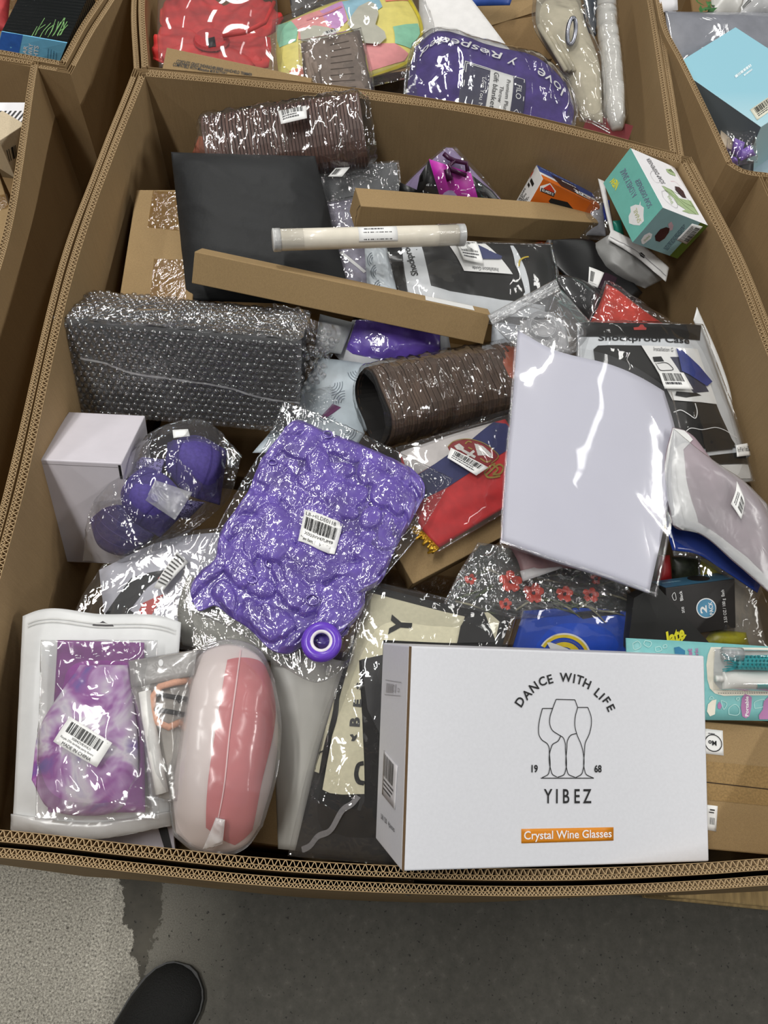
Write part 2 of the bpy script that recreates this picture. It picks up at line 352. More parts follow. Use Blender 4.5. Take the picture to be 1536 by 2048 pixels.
# ------------------------------------------------------------------ floor
def floor_mat():
    m, nt, bs = nodes_of('worn_concrete'); v = coords(nt)
    sp = nt.nodes.new('ShaderNodeSeparateXYZ'); lk(nt, v, sp.inputs[0])
    def math_(op, a, b=None):
        n = nt.nodes.new('ShaderNodeMath'); n.operation = op
        for i, k in enumerate((a, b)):
            if k is None: continue
            if isinstance(k, (int, float)): n.inputs[i].default_value = k
            else: lk(nt, k, n.inputs[i])
        return n.outputs[0]
    nb = noise(nt, v, 14, 4, .65); nf = noise(nt, v, 420, 3, .7); nm = noise(nt, v, 45, 4, .7); nl = noise(nt, v, 3.2, 3)
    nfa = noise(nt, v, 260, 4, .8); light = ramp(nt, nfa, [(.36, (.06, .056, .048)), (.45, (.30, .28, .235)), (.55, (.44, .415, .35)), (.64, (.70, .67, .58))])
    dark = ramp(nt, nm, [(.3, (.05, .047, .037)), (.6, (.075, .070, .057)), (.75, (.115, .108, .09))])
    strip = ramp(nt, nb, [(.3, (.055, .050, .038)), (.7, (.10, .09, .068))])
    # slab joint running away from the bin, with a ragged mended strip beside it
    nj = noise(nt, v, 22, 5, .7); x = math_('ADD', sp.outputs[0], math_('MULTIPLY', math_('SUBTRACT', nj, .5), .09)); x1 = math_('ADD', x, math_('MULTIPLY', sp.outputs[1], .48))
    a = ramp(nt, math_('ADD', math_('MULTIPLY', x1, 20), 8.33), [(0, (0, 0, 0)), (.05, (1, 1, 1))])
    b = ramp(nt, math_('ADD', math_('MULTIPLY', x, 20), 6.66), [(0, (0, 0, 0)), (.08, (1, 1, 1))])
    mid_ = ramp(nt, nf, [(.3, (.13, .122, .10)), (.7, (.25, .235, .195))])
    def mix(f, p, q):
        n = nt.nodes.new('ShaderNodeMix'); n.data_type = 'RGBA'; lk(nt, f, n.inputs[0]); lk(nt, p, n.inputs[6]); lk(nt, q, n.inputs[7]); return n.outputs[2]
    right = mix(ramp(nt, math_('ADD', math_('MULTIPLY', math_('ADD', sp.outputs[0], math_('MULTIPLY', nl, .12)), 4.), 1.05), [(0, (0, 0, 0)), (.6, (1, 1, 1))]), mid_, dark)  # darker slab tone, with part of the photographer's shadow painted into it
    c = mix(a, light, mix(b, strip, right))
    spots = ramp(nt, noise(nt, v, 130, 2), [(.66, (1, 1, 1)), (.70, (.25, .24, .22))])
    n = nt.nodes.new('ShaderNodeMix'); n.data_type = 'RGBA'; n.blend_type = 'MULTIPLY'; n.inputs[0].default_value = 1; lk(nt, c, n.inputs[6]); lk(nt, spots, n.inputs[7])
    lk(nt, n.outputs[2], bs.inputs['Base Color']); bs.inputs['Roughness'].default_value = .7
    bump(nt, bs, nf, .25, .002); return m
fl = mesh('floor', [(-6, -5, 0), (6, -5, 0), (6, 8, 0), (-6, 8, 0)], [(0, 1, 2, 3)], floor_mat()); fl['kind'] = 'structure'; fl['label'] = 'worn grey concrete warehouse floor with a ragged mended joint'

# ------------------------------------------------------------------ bulk bins of corrugated board
def resample(pts, step):
    pts = np.array(pts, float); c = curve3(np.c_[pts, np.zeros(len(pts))]); L = np.linalg.norm(np.diff(pts, axis=0), axis=1).sum(); n = max(2, int(L / step) + 1)
    return c(np.linspace(0, 1, n))[:, :2], L
def offset_path(p, d, m=(None, None)):
    t = np.gradient(p, axis=0); t /= np.linalg.norm(t, axis=1, keepdims=True); n = np.stack([t[:, 1], -t[:, 0]], 1)
    if m[0] is not None: n[0] = m[0]
    if m[1] is not None: n[-1] = m[1]
    return p + n * d
def wall_strip(p0, p1, z0, z1, zf=None):
    """solid between two plan paths"""
    n = len(p0); zt = np.full(n, z1) if zf is None else zf
    v = np.concatenate([np.c_[p0, np.full(n, z0)], np.c_[p0, zt], np.c_[p1, zt], np.c_[p1, np.full(n, z0)]])
    f = [(r * n + i, r * n + i + 1, ((r + 1) % 4) * n + i + 1, ((r + 1) % 4) * n + i) for r in range(4) for i in range(n - 1)]
    f += [(0, n, 2 * n, 3 * n), (n - 1, 4 * n - 1, 3 * n - 1, 2 * n - 1)]
    return v, f
def board(name, path, off, layers, z0, z1, parent, mt, flutes=True, seed=0, wob=0.0, m=(None, None)):
    """one sheet of double-wall board standing on a plan path: liners as the panel, wavy fluting as its children"""
    p, L = resample(path, .012); s = np.linspace(0, 1, len(p)); zt = z1 + wob * (vn(s * 9, s * 0, seed) - .5)
    V = []; F = []; o = off; fl = []
    for k, (kind, w) in enumerate(layers):
        if kind == 'L':
            v, f = wall_strip(offset_path(p, o, m), offset_path(p, o + w, m), z0, z1, zt); n = len(V); V += list(v); F += [tuple(i + n for i in q) for q in f]
        else: fl.append((o, w))
        o += w
    pan = mesh(name, V, F, mt, parent)
    if flutes:
        for (o1, w) in fl:
            per = w * 1.3; q, _ = resample(path, per / 8); n = len(q); ph = np.arange(n) / 8 * 2 * math.pi
            wave = np.clip(1.25 * np.sin(ph), -1, 1) * (w / 2 - .0004) + w / 2; t = np.gradient(q, axis=0); t /= np.linalg.norm(t, axis=1, keepdims=True); nn = np.stack([t[:, 1], -t[:, 0]], 1)
            c = q + nn * (o1 + wave)[:, None]; tc = np.gradient(c, axis=0); tc /= np.linalg.norm(tc, axis=1, keepdims=True); nc = np.stack([tc[:, 1], -tc[:, 0]], 1) * .00035
            zz = np.interp(np.linspace(0, 1, n), s, zt) - .0006
            v, f = wall_strip(c - nc, c + nc, z1 - .035, z1, zz); mesh('fluting', v, f, FLUTE, pan)
    return pan
IN = [('L', .0007), ('F', .0058), ('L', .0007), ('F', .0036), ('L', .0007)]
OUT = [('L', .0007), ('F', .0044), ('L', .0007), ('F', .0030), ('L', .0007)]
def mitre(wa, wb):
    """joint direction where wall wa ends and wall wb starts"""
    a = np.array(wa[-1], float) - wa[-2]; b = np.array(wb[1], float) - wb[0]; a /= np.linalg.norm(a); b /= np.linalg.norm(b)
    na = np.array([a[1], -a[0]]); nb = np.array([b[1], -b[0]]); return (na + nb) / (1 + na @ nb)
def bulk_bin(label, walls, z1, sleeve=True, fl=None, gap=.005, z0=.14):
    """walls: plan paths front, right, back, left, walked counter-clockwise seen from above"""
    c = np.mean([p for w in walls for p in w], 0); t = thing('cardboard_bin', label, 'bin', (c[0], c[1], z0)); n = len(walls)
    for i, w in enumerate(walls):
        f = fl is None or i in fl; m = (mitre(walls[i - 1], w), mitre(w, walls[(i + 1) % n]))
        board('wall_panel', w, 0, IN, z0, z1, t, BINK, f, i, .002, m)
        if sleeve: board('sleeve_panel', w, .0115 + gap, OUT, z0, z1 - .004, t, BINK, f, i + 5, .004, m)
    ring = [p for w in walls for p in w[:-1]]; k = len(ring)
    mesh('base_panel', [(x, y, z0 + .004) for x, y in ring] + [(x, y, z0 + .012) for x, y in ring], [tuple(range(k))[::-1], tuple(range(k, 2 * k))] + [(i, (i + 1) % k, k + (i + 1) % k, k + i) for i in range(k)], BINK, t)
    return t
XY = lambda *q: [tuple(P(x, y, HR)[:2]) for (x, y) in q]
_fl, _fr = (-.425, .034), (.60, .118)
bk = XY((1362, 325), (1024, 243), (512, 173), (290, 152))
bulk_bin('open cardboard bin in the middle, heaped with packaged goods', [
    [_fl] + XY((0, 1659), (300, 1692), (512, 1714), (800, 1731), (1100, 1737), (1424, 1724), (1536, 1716)) + [_fr],
    [_fr, (.595, .45)] + XY((1536, 712), (1457, 512)) + [bk[0]], bk, [bk[-1]] + XY((157, 512), (37, 1024)) + [_fl]], HR)
# the bin behind it
b0 = np.array(bk); f0 = b0[::-1] + (0, .036)
lb = XY((288, 0), (289, 100)); rb = XY((1341, 270), (1297, 0))
L0 = (f0[0][0] - .005, f0[0][1]); R0 = (rb[0][0], f0[-1][1])
bulk_bin('cardboard bin behind the middle one, holding a purple blanket and a red flower', [
    [L0, tuple(f0[1]), tuple(f0[2]), R0], [R0, rb[1], (rb[1][0] - .06, 2.5)], [(rb[1][0] - .06, 2.5), (-.62, 2.5)], [(-.62, 2.5), lb[0], L0]], HR - .006, fl=(1, 3))
c0 = tuple(P(121, 121, HR)[:2]); c1 = tuple(P(195, 0, HR)[:2])
bulk_bin('cardboard bin at far left with the solar lights box', [
    [(-1.7, c0[1] + .02), (c0[0] - .05, c0[1] + .004), c0], [c0, (c0[0] + .004, c0[1] + .1), c1, (-.66, 2.5)], [(-.66, 2.5), (-1.7, 2.5)], [(-1.7, 2.5), (-1.7, c0[1] + .02)]], HR, fl=(0, 1))
d0 = tuple(P(62, 128, HR)[:2]); d1 = tuple(P(-4, 500, HR)[:2])
bulk_bin('cardboard bin at left edge with a striped box and a torn rim', [
    [(-1.7, .05), (-.55, .06)], [(-.55, .06), (d1[0] + .03, .45), d1, d0], [d0, (-1.7, d0[1] + .01)], [(-1.7, d0[1] + .01), (-1.7, .05)]], HR, sleeve=False, fl=(1, 2))
e0 = XY((1464, 323))[0]; el = XY((1322, 0), (1339, 67), (1365, 117), (1430, 250))
bulk_bin('cardboard bin at far right with the light blue gift box', [
    [e0] + XY((1482, 335), (1536, 345), (1640, 356)) + [(1.7, 1.36)], [(1.7, 1.36), (1.7, 2.5)], [(1.7, 2.5), (.44, 2.5)], [(.44, 2.5)] + el + [e0]], HR, sleeve=False, fl=(0, 3))
g0 = tuple(P(1534, 358, HR)[:2])
bulk_bin('plain cardboard bin at right edge whose corner leans in', [
    [(.69, .15), (1.7, .15)], [(1.7, .15), (1.7, g0[1] + .08)], [(1.7, g0[1] + .08), g0], [g0, (.66, .8), (.69, .15)]], HR, sleeve=False, fl=())

# ------------------------------------------------------------------ pallets
WOOD = mat('pallet_wood', (176, 150, 104), .8, .16, 12, .3, 90, .002, .3, (8, 1, 8))
def pallet(label, x0, x1, y0, y1, yaw):
    t = thing('wooden_pallet', label, 'pallet', ((x0 + x1) / 2, (y0 + y1) / 2, 0)); c = np.array([(x0 + x1) / 2, (y0 + y1) / 2]); ca, sa = math.cos(yaw), math.sin(yaw)
    def bx(name, a, b, c0_, d, z0, z1):
        r = lambda x, y: np.array([c[0] + (x - c[0]) * ca - (y - c[1]) * sa, c[1] + (x - c[0]) * sa + (y - c[1]) * ca, z1])
        Box(r(a, c0_), r(b, c0_) - r(a, c0_), r(a, d) - r(a, c0_), (b - a, d - c0_, z1 - z0)).build(name, WOOD, t, .002, 1)
    for k in range(7): y = y0 + (y1 - y0 - .09) * k / 6; bx('deck_board', x0, x1, y, y + .09, .118, .136)
    for k in range(3): x = x0 + (x1 - x0 - .04) * k / 2; bx('stringer', x, x + .04, y0, y1, .018, .118)
    for k in range(3): y = y0 + (y1 - y0 - .09) * k / 2; bx('bottom_board', x0, x1, y, y + .09, 0, .018)
pallet('wooden pallet under the middle bin, its end just showing at the front', -.44, .55, .10, 1.25, .03)
pallet('wooden pallet under the right edge bin, its worn end showing at the front', .59, 1.6, .10, 1.25, .02)
pallet('wooden pallet under the left edge bin, a pale board end at the front', -1.6, -.505, .018, 1.2, .0)

# ------------------------------------------------------------------ helpers for goods
def ptext(S, px4, s, m, parent, h=.0008, **kw):
    L = S.sub(px4, 0); return text(L, s, .5, .5, L.H, m, parent, width=L.W, h=h, **kw)
def fnsku(S, px4, parent, seed=1, bars=(.1, .5, .9, .92), nl=2, h=.0008, m=None):
    """white sticker with a barcode and lines of small print"""
    L, o = label_px(S, px4, parent, m, h=h); barcode(L, *bars, o, seed=seed, h=.0005)
    lines(L, .1, .1, .9, bars[1] - .06, nl, o, seed=seed + 3, h=.0005); return L, o
def soft(name, S, m, parent, th, nu=36, nv=36, under=None, label=None, **kw):
    setdisp(S, pillow(th, **kw)); return sheet(name, S, m, parent, nu, nv, th=.0012, under=th if under is None else under, label=label)
def filmsheet(S, m, parent, nu=60, nv=60, th=.004, wr=.0016, ws=45, seed=0, k=3., name='plastic_film', under=None, wx=1., wy=1., mm=0.):
    setdisp(S, pillow(th, k=k, wr=wr, ws=ws, seed=seed, wx=wx, wy=wy, m=mm)); return sheet(name, S, m, parent, nu, nv, th=.0006, under=(.5 * th if under is None else under))
MM = .00057

# ================================================================== front right: wine glass carton
B = Box((.0611, .0423, .835), (.9747, .1436, -.1714), (-.0822, .943, .3226), (.3487, .2223, .1205))
t = thing('wine_glass_box', 'white carton with black wine glass outlines and orange strip on its face', 'box', B.base())
CARTW = mat('white_carton', (216, 217, 222), .42, .012, 300, .06, 700, .0004)
body = B.build('carton', CARTW, t, .002, 3); S = B.face('top')
Z = lambda *q: [(1000 + x / 5.12, 1320 + y / 5.12) for x, y in q]
for ch, x, y in (('D', 203, 425), ('A', 272, 350), ('N', 345, 277), ('C', 432, 218), ('E', 510, 196), ('W', 672, 178), ('I', 757, 190), ('T', 815, 203), ('H', 888, 243), ('L', 1000, 335), ('I', 1040, 372), ('F', 1090, 415), ('E', 1132, 490)):
    u, v = S.inv(*Z((x, y))[0]); th = math.degrees(math.atan2(715 - y, x - 668)) - 90
    text(S, ch, u, v, 17 * MM, INK, body, ang=th, bold=.02)
for pl in ([(537, 495), (432, 495)], [(432, 495), (405, 600), (392, 700), (400, 775), (430, 820), (480, 855), (498, 890), (503, 950), (503, 1130), (490, 1170), (430, 1203)],
           [(618, 780), (590, 830), (535, 865), (520, 900), (520, 1130), (535, 1170), (580, 1197)], [(765, 407), (572, 402)], [(572, 402), (537, 495), (508, 590), (508, 660), (535, 720), (600, 765), (640, 790), (662, 840), (668, 920), (668, 1130), (650, 1175), (585, 1200)],
           [(765, 407), (793, 485)], [(778, 752), (730, 765), (690, 820), (682, 900), (682, 1120), (700, 1170), (765, 1200)], [(793, 485), (897, 485)], [(897, 485), (930, 580), (932, 660), (910, 760), (870, 850), (862, 940), (862, 1120), (880, 1170), (955, 1207)],
           [(793, 485), (768, 580), (765, 680), (785, 760), (830, 870), (848, 940), (848, 1120), (830, 1170), (770, 1203)], [(415, 1209), (958, 1209)]):
    stroke('glass_outline', S, Z(*pl), .0009, INK, body, sm=len(pl) > 2)
for ch, x in zip('YIBEZ', (490, 580, 675, 787, 890)):
    u, v = S.inv(*Z((x, 1393))[0]); text(S, ch, u, v, 25.5 * MM, INK, body, sx=.72, bold=.012)
for s_, x in (('19', 352), ('68', 1000)):
    u, v = S.inv(*Z((x, 1112))[0]); text(S, s_, u, v, 14 * MM, INK, body, sx=.85, bold=.03)
ORANGE = mat('orange_print', (216, 134, 22), .45, .02)
L, o = label_px(S, Z((218, 1876), (1160, 1848), (1160, 1712), (218, 1730)), body, ORANGE, name='orange_strip', h=.0005)
text(L, 'Crystal Wine Glasses', .5, .47, L.H * .78, WINK, o, width=L.W * .95, bold=.012)
S = B.face('left')
rects('board_edge', B.face('top'), [(0, .003, .008, .997)], mat('board_edge_brown', (92, 70, 44), .8, .05), body, .0002)
fnsku(S, [(765, 1588), (791, 1620), (796, 1532), (769, 1500)], body, 5, (.08, .45, .8, .95), 3, m=mat('pale_grey_label', (214, 212, 214), .5, .01))
ptext(S, [(763, 1640), (790, 1668), (790, 1654), (763, 1626)], 'L81120  4pieces', GREYINK, body)
Le = S.sub([(771, 1389), (803, 1392), (805, 1365), (773, 1360)], .0006)
GL = mat('pale_print', (150, 148, 150), .5, .02)
stroke('emblem', Le, [(0, 0), (1, 0), (1, 1), (0, 1)], .0007, GL, body, px=False, closed=True, sm=False)
rects('emblem_columns', Le, [(.08 + .07 * k, .15, .11 + .07 * k, .8) for k in range(7)] + [(.66, .2, .69, .8)], GL, body)
stroke('emblem_ring', Le, ellipse(.57, .5, .06, .22, 14), .0006, GL, body, px=False, closed=True)
text(Le, 'co', .85, .42, Le.H * .3, GL, body)

# ================================================================== long boxes and tube
B = Box((-.3417, .8388, .7619), (.9958, -.0354, -.0846), (.0887, .6046, .7916), (.4682, .0482, .046))
t = thing('long_box', 'long thin brown box lying below the white tube, across the black bag', 'box', B.base(), 'long thin brown boxes')
bo = B.build('carton', KRAFT2, t, .0012); S = B.face('back')
mesh('paper_label', quad(*[B.pt(*k) + np.array(B.b) * .0004 for k in ((1, 1, 0), (1, 1, 1), (.72, 1, 1), (.72, 1, 0))], world=True).pos(np.array([.05, .05, .9, .9]), np.array([.2, .8, .8, .2])), [(0, 1, 2, 3)], PAPER, bo)
rects('end_flap_slot', B.face('right'), [(.06, .1, .1, .9)], INK, bo, .0003)
B = Box((-.0974, 1.0104, .80), (.929, .3068, -.2068), (-.3237, .9447, -.0525), (.4518, .0468, .0463))
t = thing('long_box', 'long thin brown box lying above the white tube, in front of the glue box', 'box', B.base(), 'long thin brown boxes')
bo = B.build('carton', KRAFT2, t, .0012); S = B.face('left')
stroke('torn_end_flap', S, [(.95, .02), (.9, .3), (.8, .36), (.86, .5), (.75, .62), (.82, .8), (.93, .97)], .0011, mat('seam_shadow_brown', (60, 44, 26), .9), bo, px=False, sm=False)
A_, B_ = P(549, 480, .812), P(925, 470, .79)
TUBE = mat('cream_tube_card', (228, 221, 205), .4, .02, coat=.3); CAPM = film('tube_cap_plastic', haze=.4, rough=.2, gloss=.8)
t = thing('mailing_tube', 'cream white cardboard tube with clear end caps and a barcode', 'tube', (A_ + B_) / 2 - (0, 0, .02))
d = (B_ - A_) / np.linalg.norm(B_ - A_); R_ = .0163
tb = tube('tube_body', [A_, A_ + (B_ - A_) * .3, A_ + (B_ - A_) * .7, B_], R_, TUBE, t, 28)
tube('end_cap', [A_ - d * .003, A_ - d * .002, A_ + d * .009], [R_ * .97, R_ + .0012, R_ + .0012], mat('cap_white', (214, 214, 212), .3), t, 28); tube('end_cap', [B_ - d * .009, B_ + d * .002, B_ + d * .003], [R_ + .0012, R_ + .0012, R_ * .97], mat('cap_white', (0, 0, 0)), t, 28)
sd = np.cross(d, (0, 0, 1)); sd /= np.linalg.norm(sd); upv = np.cross(sd, d)
class Cyl:
    def __init__(s, c, l, a0, a1, r): s.c, s.l, s.a0, s.a1, s.r = c, l, a0, a1, r; s.W = l; s.H = r * abs(a1 - a0)
    def pos(s, u, v, h=0.):
        u = np.asarray(u, float); v = np.asarray(v, float); an = s.a0 + (s.a1 - s.a0) * v
        return s.c + d * ((u - .5) * s.l)[..., None] + (np.cos(an)[..., None] * sd + np.sin(an)[..., None] * upv) * (s.r + h)
Cy = Cyl(A_ + (B_ - A_) * .53, .062, .35, 2.0, R_ + .0004); lb_ = sheet('label', Cy, PAPER, tb, 6, 10, th=.0003); barcode(Cy, .12, .12, .86, .55, lb_, n=20, h=.0004); lines(Cy, .15, .62, .85, .8, 1, lb_, h=.0004)
for k, q in ((.07, .12), (.93, .1)):
    Cy2 = Cyl(A_ + (B_ - A_) * k, .045, -.4, 2.9, R_ + .0016); sheet('clear_tape', Cy2, film('tube_tape', haze=.0, gloss=1.2, rough=.1, bscale=90, bstr=.3, bdist=.002), tb, 16, 20)

# ================================================================== black poly bag, taped carton, bubble wrapped box, white carton
S = quad((374, 600, .70), (706, 612, .70), (630, 312, .79), (342, 304, .785))
POLY = mat('black_poly', (34, 35, 36), .6, .06, 8, .3, 40, .004, .3)
t = own(soft('poly_bag', S, POLY, None, .035, 70, 70, k=5., wr=.0022, ws=22, seed=3, wx=.5), 'matte black plastic mailing bag, flat and stuffed, at the back left', 'bag')
B = box3((236, 610, .70), (384, 610, .705), (262, 379, .715), .10)
t = thing('taped_carton', 'brown carton with shiny clear tape, half under the black bag', 'box', B.base()); bo = B.build('carton', KRAFT2, t, .002); S = B.face('top')
TAPE = film('packing_tape', tint=(.86, .78, .62), haze=.0, gloss=1.8, rough=.12, bscale=110, bstr=.35, bdist=.003)
for px in ([(295, 455), (358, 462), (352, 385), (306, 381)], [(300, 600), (372, 600), (366, 520), (308, 518)]):
    L = S.sub(px, .0006); sheet('clear_tape', L, TAPE, bo, 6, 6)

B = box3((142, 818, .662), (592, 858, .662), (130, 640, .787), .12)
t = thing('bubble_wrapped_box', 'black box rolled up in clear bubble wrap at the left', 'parcel', B.base())
B.build('black_box', mat('black_box', (30, 31, 32), .5, .1), t, .003)
W_ = Box(B.pt(0, 0, 0) - B.a * .006 - B.b * .004 - B.c * .006, B.a, B.b, (B.d[0] + .012, B.d[1] + .008, B.d[2] + .012))
BUB = film('bubble_film', haze=.20, gloss=1.5, rough=.10, bscale=60, bstr=.35, bdist=.003, tint=(.95, .95, .95))
SH = W_.face('top'); sheet('wrap_sheet', setdisp(SH, pillow(.002, wr=.0022, ws=60, seed=4)), BUB, t, 80, 40)
ST = quad(*[W_.pt(*k) for k in ((0, 1, 0), (1, 1, 0), (1, 1, 1), (0, 1, 1))], world=True); sheet('wrap_sheet', setdisp(ST, pillow(.003, wr=.004, ws=40, seed=6)), BUB, t, 80, 36)
SL = W_.face('left'); sheet('wrap_sheet', setdisp(SL, pillow(.003, wr=.005, ws=45, seed=8)), BUB, t, 30, 30)
def bubbles(S, sp, r, parent, jit=.08, keep=1., seed=0):
    V = []; F = []; rg = random.Random(seed); n = 9; rows = int(S.H / (sp * .87)); cols = int(S.W / sp)
    prof = ((1., 0.), (.93, .42), (.62, .74), (.25, .82))
    for j in range(rows):
        for i in range(cols):
            if rg.random() > keep: continue
            u = ((i + .5 * (j % 2) + .3) * sp + rg.uniform(-jit, jit) * sp) / S.W; v = ((j + .5) * sp * .87 + rg.uniform(-jit, jit) * sp) / S.H
            if not (0 < u < 1 and 0 < v < 1): continue
            k0 = len(V); c = np.array([u, v]); N = S.nrm(np.array(u), np.array(v)); c = S.pos(np.array(u), np.array(v), .0003); q = np.cross(N, B.a); q /= np.linalg.norm(q); p = np.cross(q, N); rr = r * rg.uniform(.9, 1.06); sq = rg.uniform(.55, 1.)
            for (a, hh) in prof:
                for k in range(n): an = 2 * math.pi * k / n; V.append(c + (p * math.cos(an) + q * math.sin(an)) * rr * a + N * hh * rr * 1.0 * sq)
            V.append(c + N * .86 * rr * 1.0 * sq)
            for l in range(3):
                for k in range(n): F.append((k0 + l * n + k, k0 + l * n + (k + 1) % n, k0 + (l + 1) * n + (k + 1) % n, k0 + (l + 1) * n + k))
            for k in range(n): F.append((k0 + 3 * n + k, k0 + 3 * n + (k + 1) % n, k0 + 4 * n))
    return mesh('air_bubbles', V, F, film('bubble_skin', haze=.05, gloss=3.0, rough=.08, bscale=300, bstr=.1, bdist=.001, tint=(.82, .82, .83)), parent, True, stuff=True)
bubbles(SH, .0106, .0050, t, seed=1); bubbles(ST, .0106, .0050, t, seed=2); bubbles(SL, .0106, .0050, t, seed=3)
stroke('wrap_edge', SH, [(.1, .63), (.2, .6), (.3, .53), (.5, .5), (.7, .46), (.85, .38), (1, .36)], .003, film('wrap_edge_film', haze=.55, gloss=1.5, bscale=200), t, h=.006, px=False)
# loose crumpled ends of the wrap
for k, (px, am) in enumerate((([(575, 700, .735), (660, 720, .72), (690, 655, .755), (560, 625, .785)], .008), ([(560, 650, .785), (625, 668, .78), (618, 618, .79), (545, 612, .79)], .012), ([(585, 800, .69), (650, 760, .69), (660, 700, .715), (590, 690, .735)], .009), ([(590, 870, .665), (690, 800, .665), (660, 770, .675), (592, 790, .69)], .006), ([(128, 645, .792), (600, 668, .792), (590, 630, .802), (150, 612, .80)], .006))):
    S = quad(*px); setdisp(S, pillow(.008, wr=am, ws=55, seed=k + 2)); sheet('wrap_end', S, CRINK, t, 60, 40)
    if k in (0, 2): bubbles(S, .0105, .0047, t, seed=9 + k, keep=.75)

B = box3((74, 919, .772), (243, 927, .772), (150, 824, .715), .18)
t = thing('white_carton', 'plain white carton standing in the left corner under the bubble wrap', 'box', B.base())
bo = B.build('carton', mat('white_carton_dull', (208, 203, 210), .5, .015, 30), t, .0016); S = B.face('front')
rects('tuck_flap_slot', S, [(.955, .86, .985, .985)], INK, bo, .0004); rects('flap_line', S, [(.0, .962, .95, .966)], mat('flap_line_grey', (150, 145, 148), .6), bo, .0003)

# ================================================================== purple caps in a bag
PUR = mat('purple_twill', (74, 62, 132), .75, .08, 200, .2, 900, .0006); PURD = mat('purple_dark_twill', (60, 48, 116), .75, .08, 200)
def net_mat():
    m, nt, bs = nodes_of('purple_net'); v = coords(nt, (1, 1, 1)); w = nt.nodes.new('ShaderNodeTexVoronoi'); w.inputs['Scale'].default_value = 330; lk(nt, v, w.inputs['Vector'])
    lk(nt, ramp(nt, w.outputs['Distance'], [(.25, lin((46, 40, 80))), (.5, lin((132, 124, 176)))]), bs.inputs['Base Color']); bs.inputs['Roughness'].default_value = .7; return m
NET = net_mat()
def cap(label, brim, crown, net):
    t = thing('baseball_cap', label, 'cap', mid(*[q for q in (brim['bot'] + brim['top'])]), 'purple caps in the clear bag')
    S = Patch(brim['bot'], [brim['bot'][-1], brim['top'][-1]], brim['top'], [brim['bot'][0], brim['top'][0]]); setdisp(S, pillow(.012, k=2.)); br = sheet('brim', S, PURD, t, 24, 16, th=.003)
    for q in (.2, .4, .6, .8): stroke('stitch_line', S, [(.04, q), (.35, q), (.65, q), (.96, q)], .0009, mat('purple_thread', (98, 86, 158), .7), br, px=False, h=.0008)
    S2 = Patch(crown['bot'], [crown['bot'][-1], crown['top'][-1]], crown['top'], [crown['bot'][0], crown['top'][0]]); setdisp(S2, pillow(.035, k=2.2)); c = sheet('crown', S2, PUR, t, 28, 24, th=.002, under=0)
    for q in (.33, .66): stroke('seam', S2, [(q, .02), (q, .5), (q, .98)], .0012, PURD, c, px=False, h=.0008)
    S3 = Patch(net['bot'], [net['bot'][-1], net['top'][-1]], net['top'], [net['bot'][0], net['top'][0]]); setdisp(S3, pillow(.02, k=2.2)); sheet('mesh_panel', S3, NET, t, 20, 20, th=.0015)
    return t
cap('purple cap with its dark brim toward the lower left of the clear bag',
    dict(bot=[(178, 1035, 0.685), (200, 1095, 0.670), (250, 1112, 0.665), (305, 1080, 0.675)], top=[(205, 1000, 0.700), (235, 985, 0.710), (290, 1040, 0.700), (305, 1072, 0.690)]),
    dict(bot=[(235, 985, 0.705), (262, 1040, 0.700), (320, 1075, 0.690)], top=[(285, 930, 0.725), (330, 950, 0.740), (385, 1010, 0.715)]), dict(bot=[(250, 960, 0.710), (262, 935, 0.718), (285, 915, 0.722)], top=[(300, 985, 0.730), (318, 955, 0.735), (330, 920, 0.732)]))
cap('purple cap lying at the upper right of the clear bag, under the bubble wrap',
    dict(bot=[(330, 935, 0.718), (360, 960, 0.718), (420, 985, 0.710)], top=[(335, 885, 0.722), (390, 870, 0.722), (455, 900, 0.705)]),
    dict(bot=[(325, 930, 0.725), (370, 985, 0.720), (440, 1010, 0.690)], top=[(345, 880, 0.725), (400, 878, 0.730), (455, 900, 0.710)]), dict(bot=[(320, 1010, 0.705), (345, 1030, 0.700), (375, 1040, 0.690)], top=[(340, 990, 0.715), (375, 1000, 0.710), (410, 1005, 0.700)]))
t = thing('cap_bag', 'clear crinkled bag wrapped around the purple caps', 'bag', mid((320, 980, 0.670)))
S = Patch([(165, 1122, 0.665), (260, 1122, 0.680), (345, 1085, 0.690), (400, 1050, 0.690)], [(400, 1050, 0.690), (455, 1000, 0.685), (484, 910, 0.690)], [(235, 930, 0.710), (330, 850, 0.740), (400, 838, 0.735), (484, 910, 0.690)], [(165, 1122, 0.665), (180, 1020, 0.710), (235, 930, 0.710)])
filmsheet(S, film('cap_film', haze=.05, gloss=1.6, rough=.06, bscale=38, bstr=.6, bdist=.003), t, 90, 80, .035, .004, 38, 5, k=2.2, under=.0)
S2 = quad((290, 1000, 0.750), (350, 1040, 0.740), (385, 985, 0.750), (310, 960, 0.760)); filmsheet(S2, FROST, t, 30, 30, .008, .004, 60, 7, name='inner_bag')
L = quad((347, 876, 0.755), (380, 872, 0.750), (376, 858, 0.750), (345, 860, 0.755)); sheet('paper_tag', L, PAPER, t, 4, 4, th=.0005)

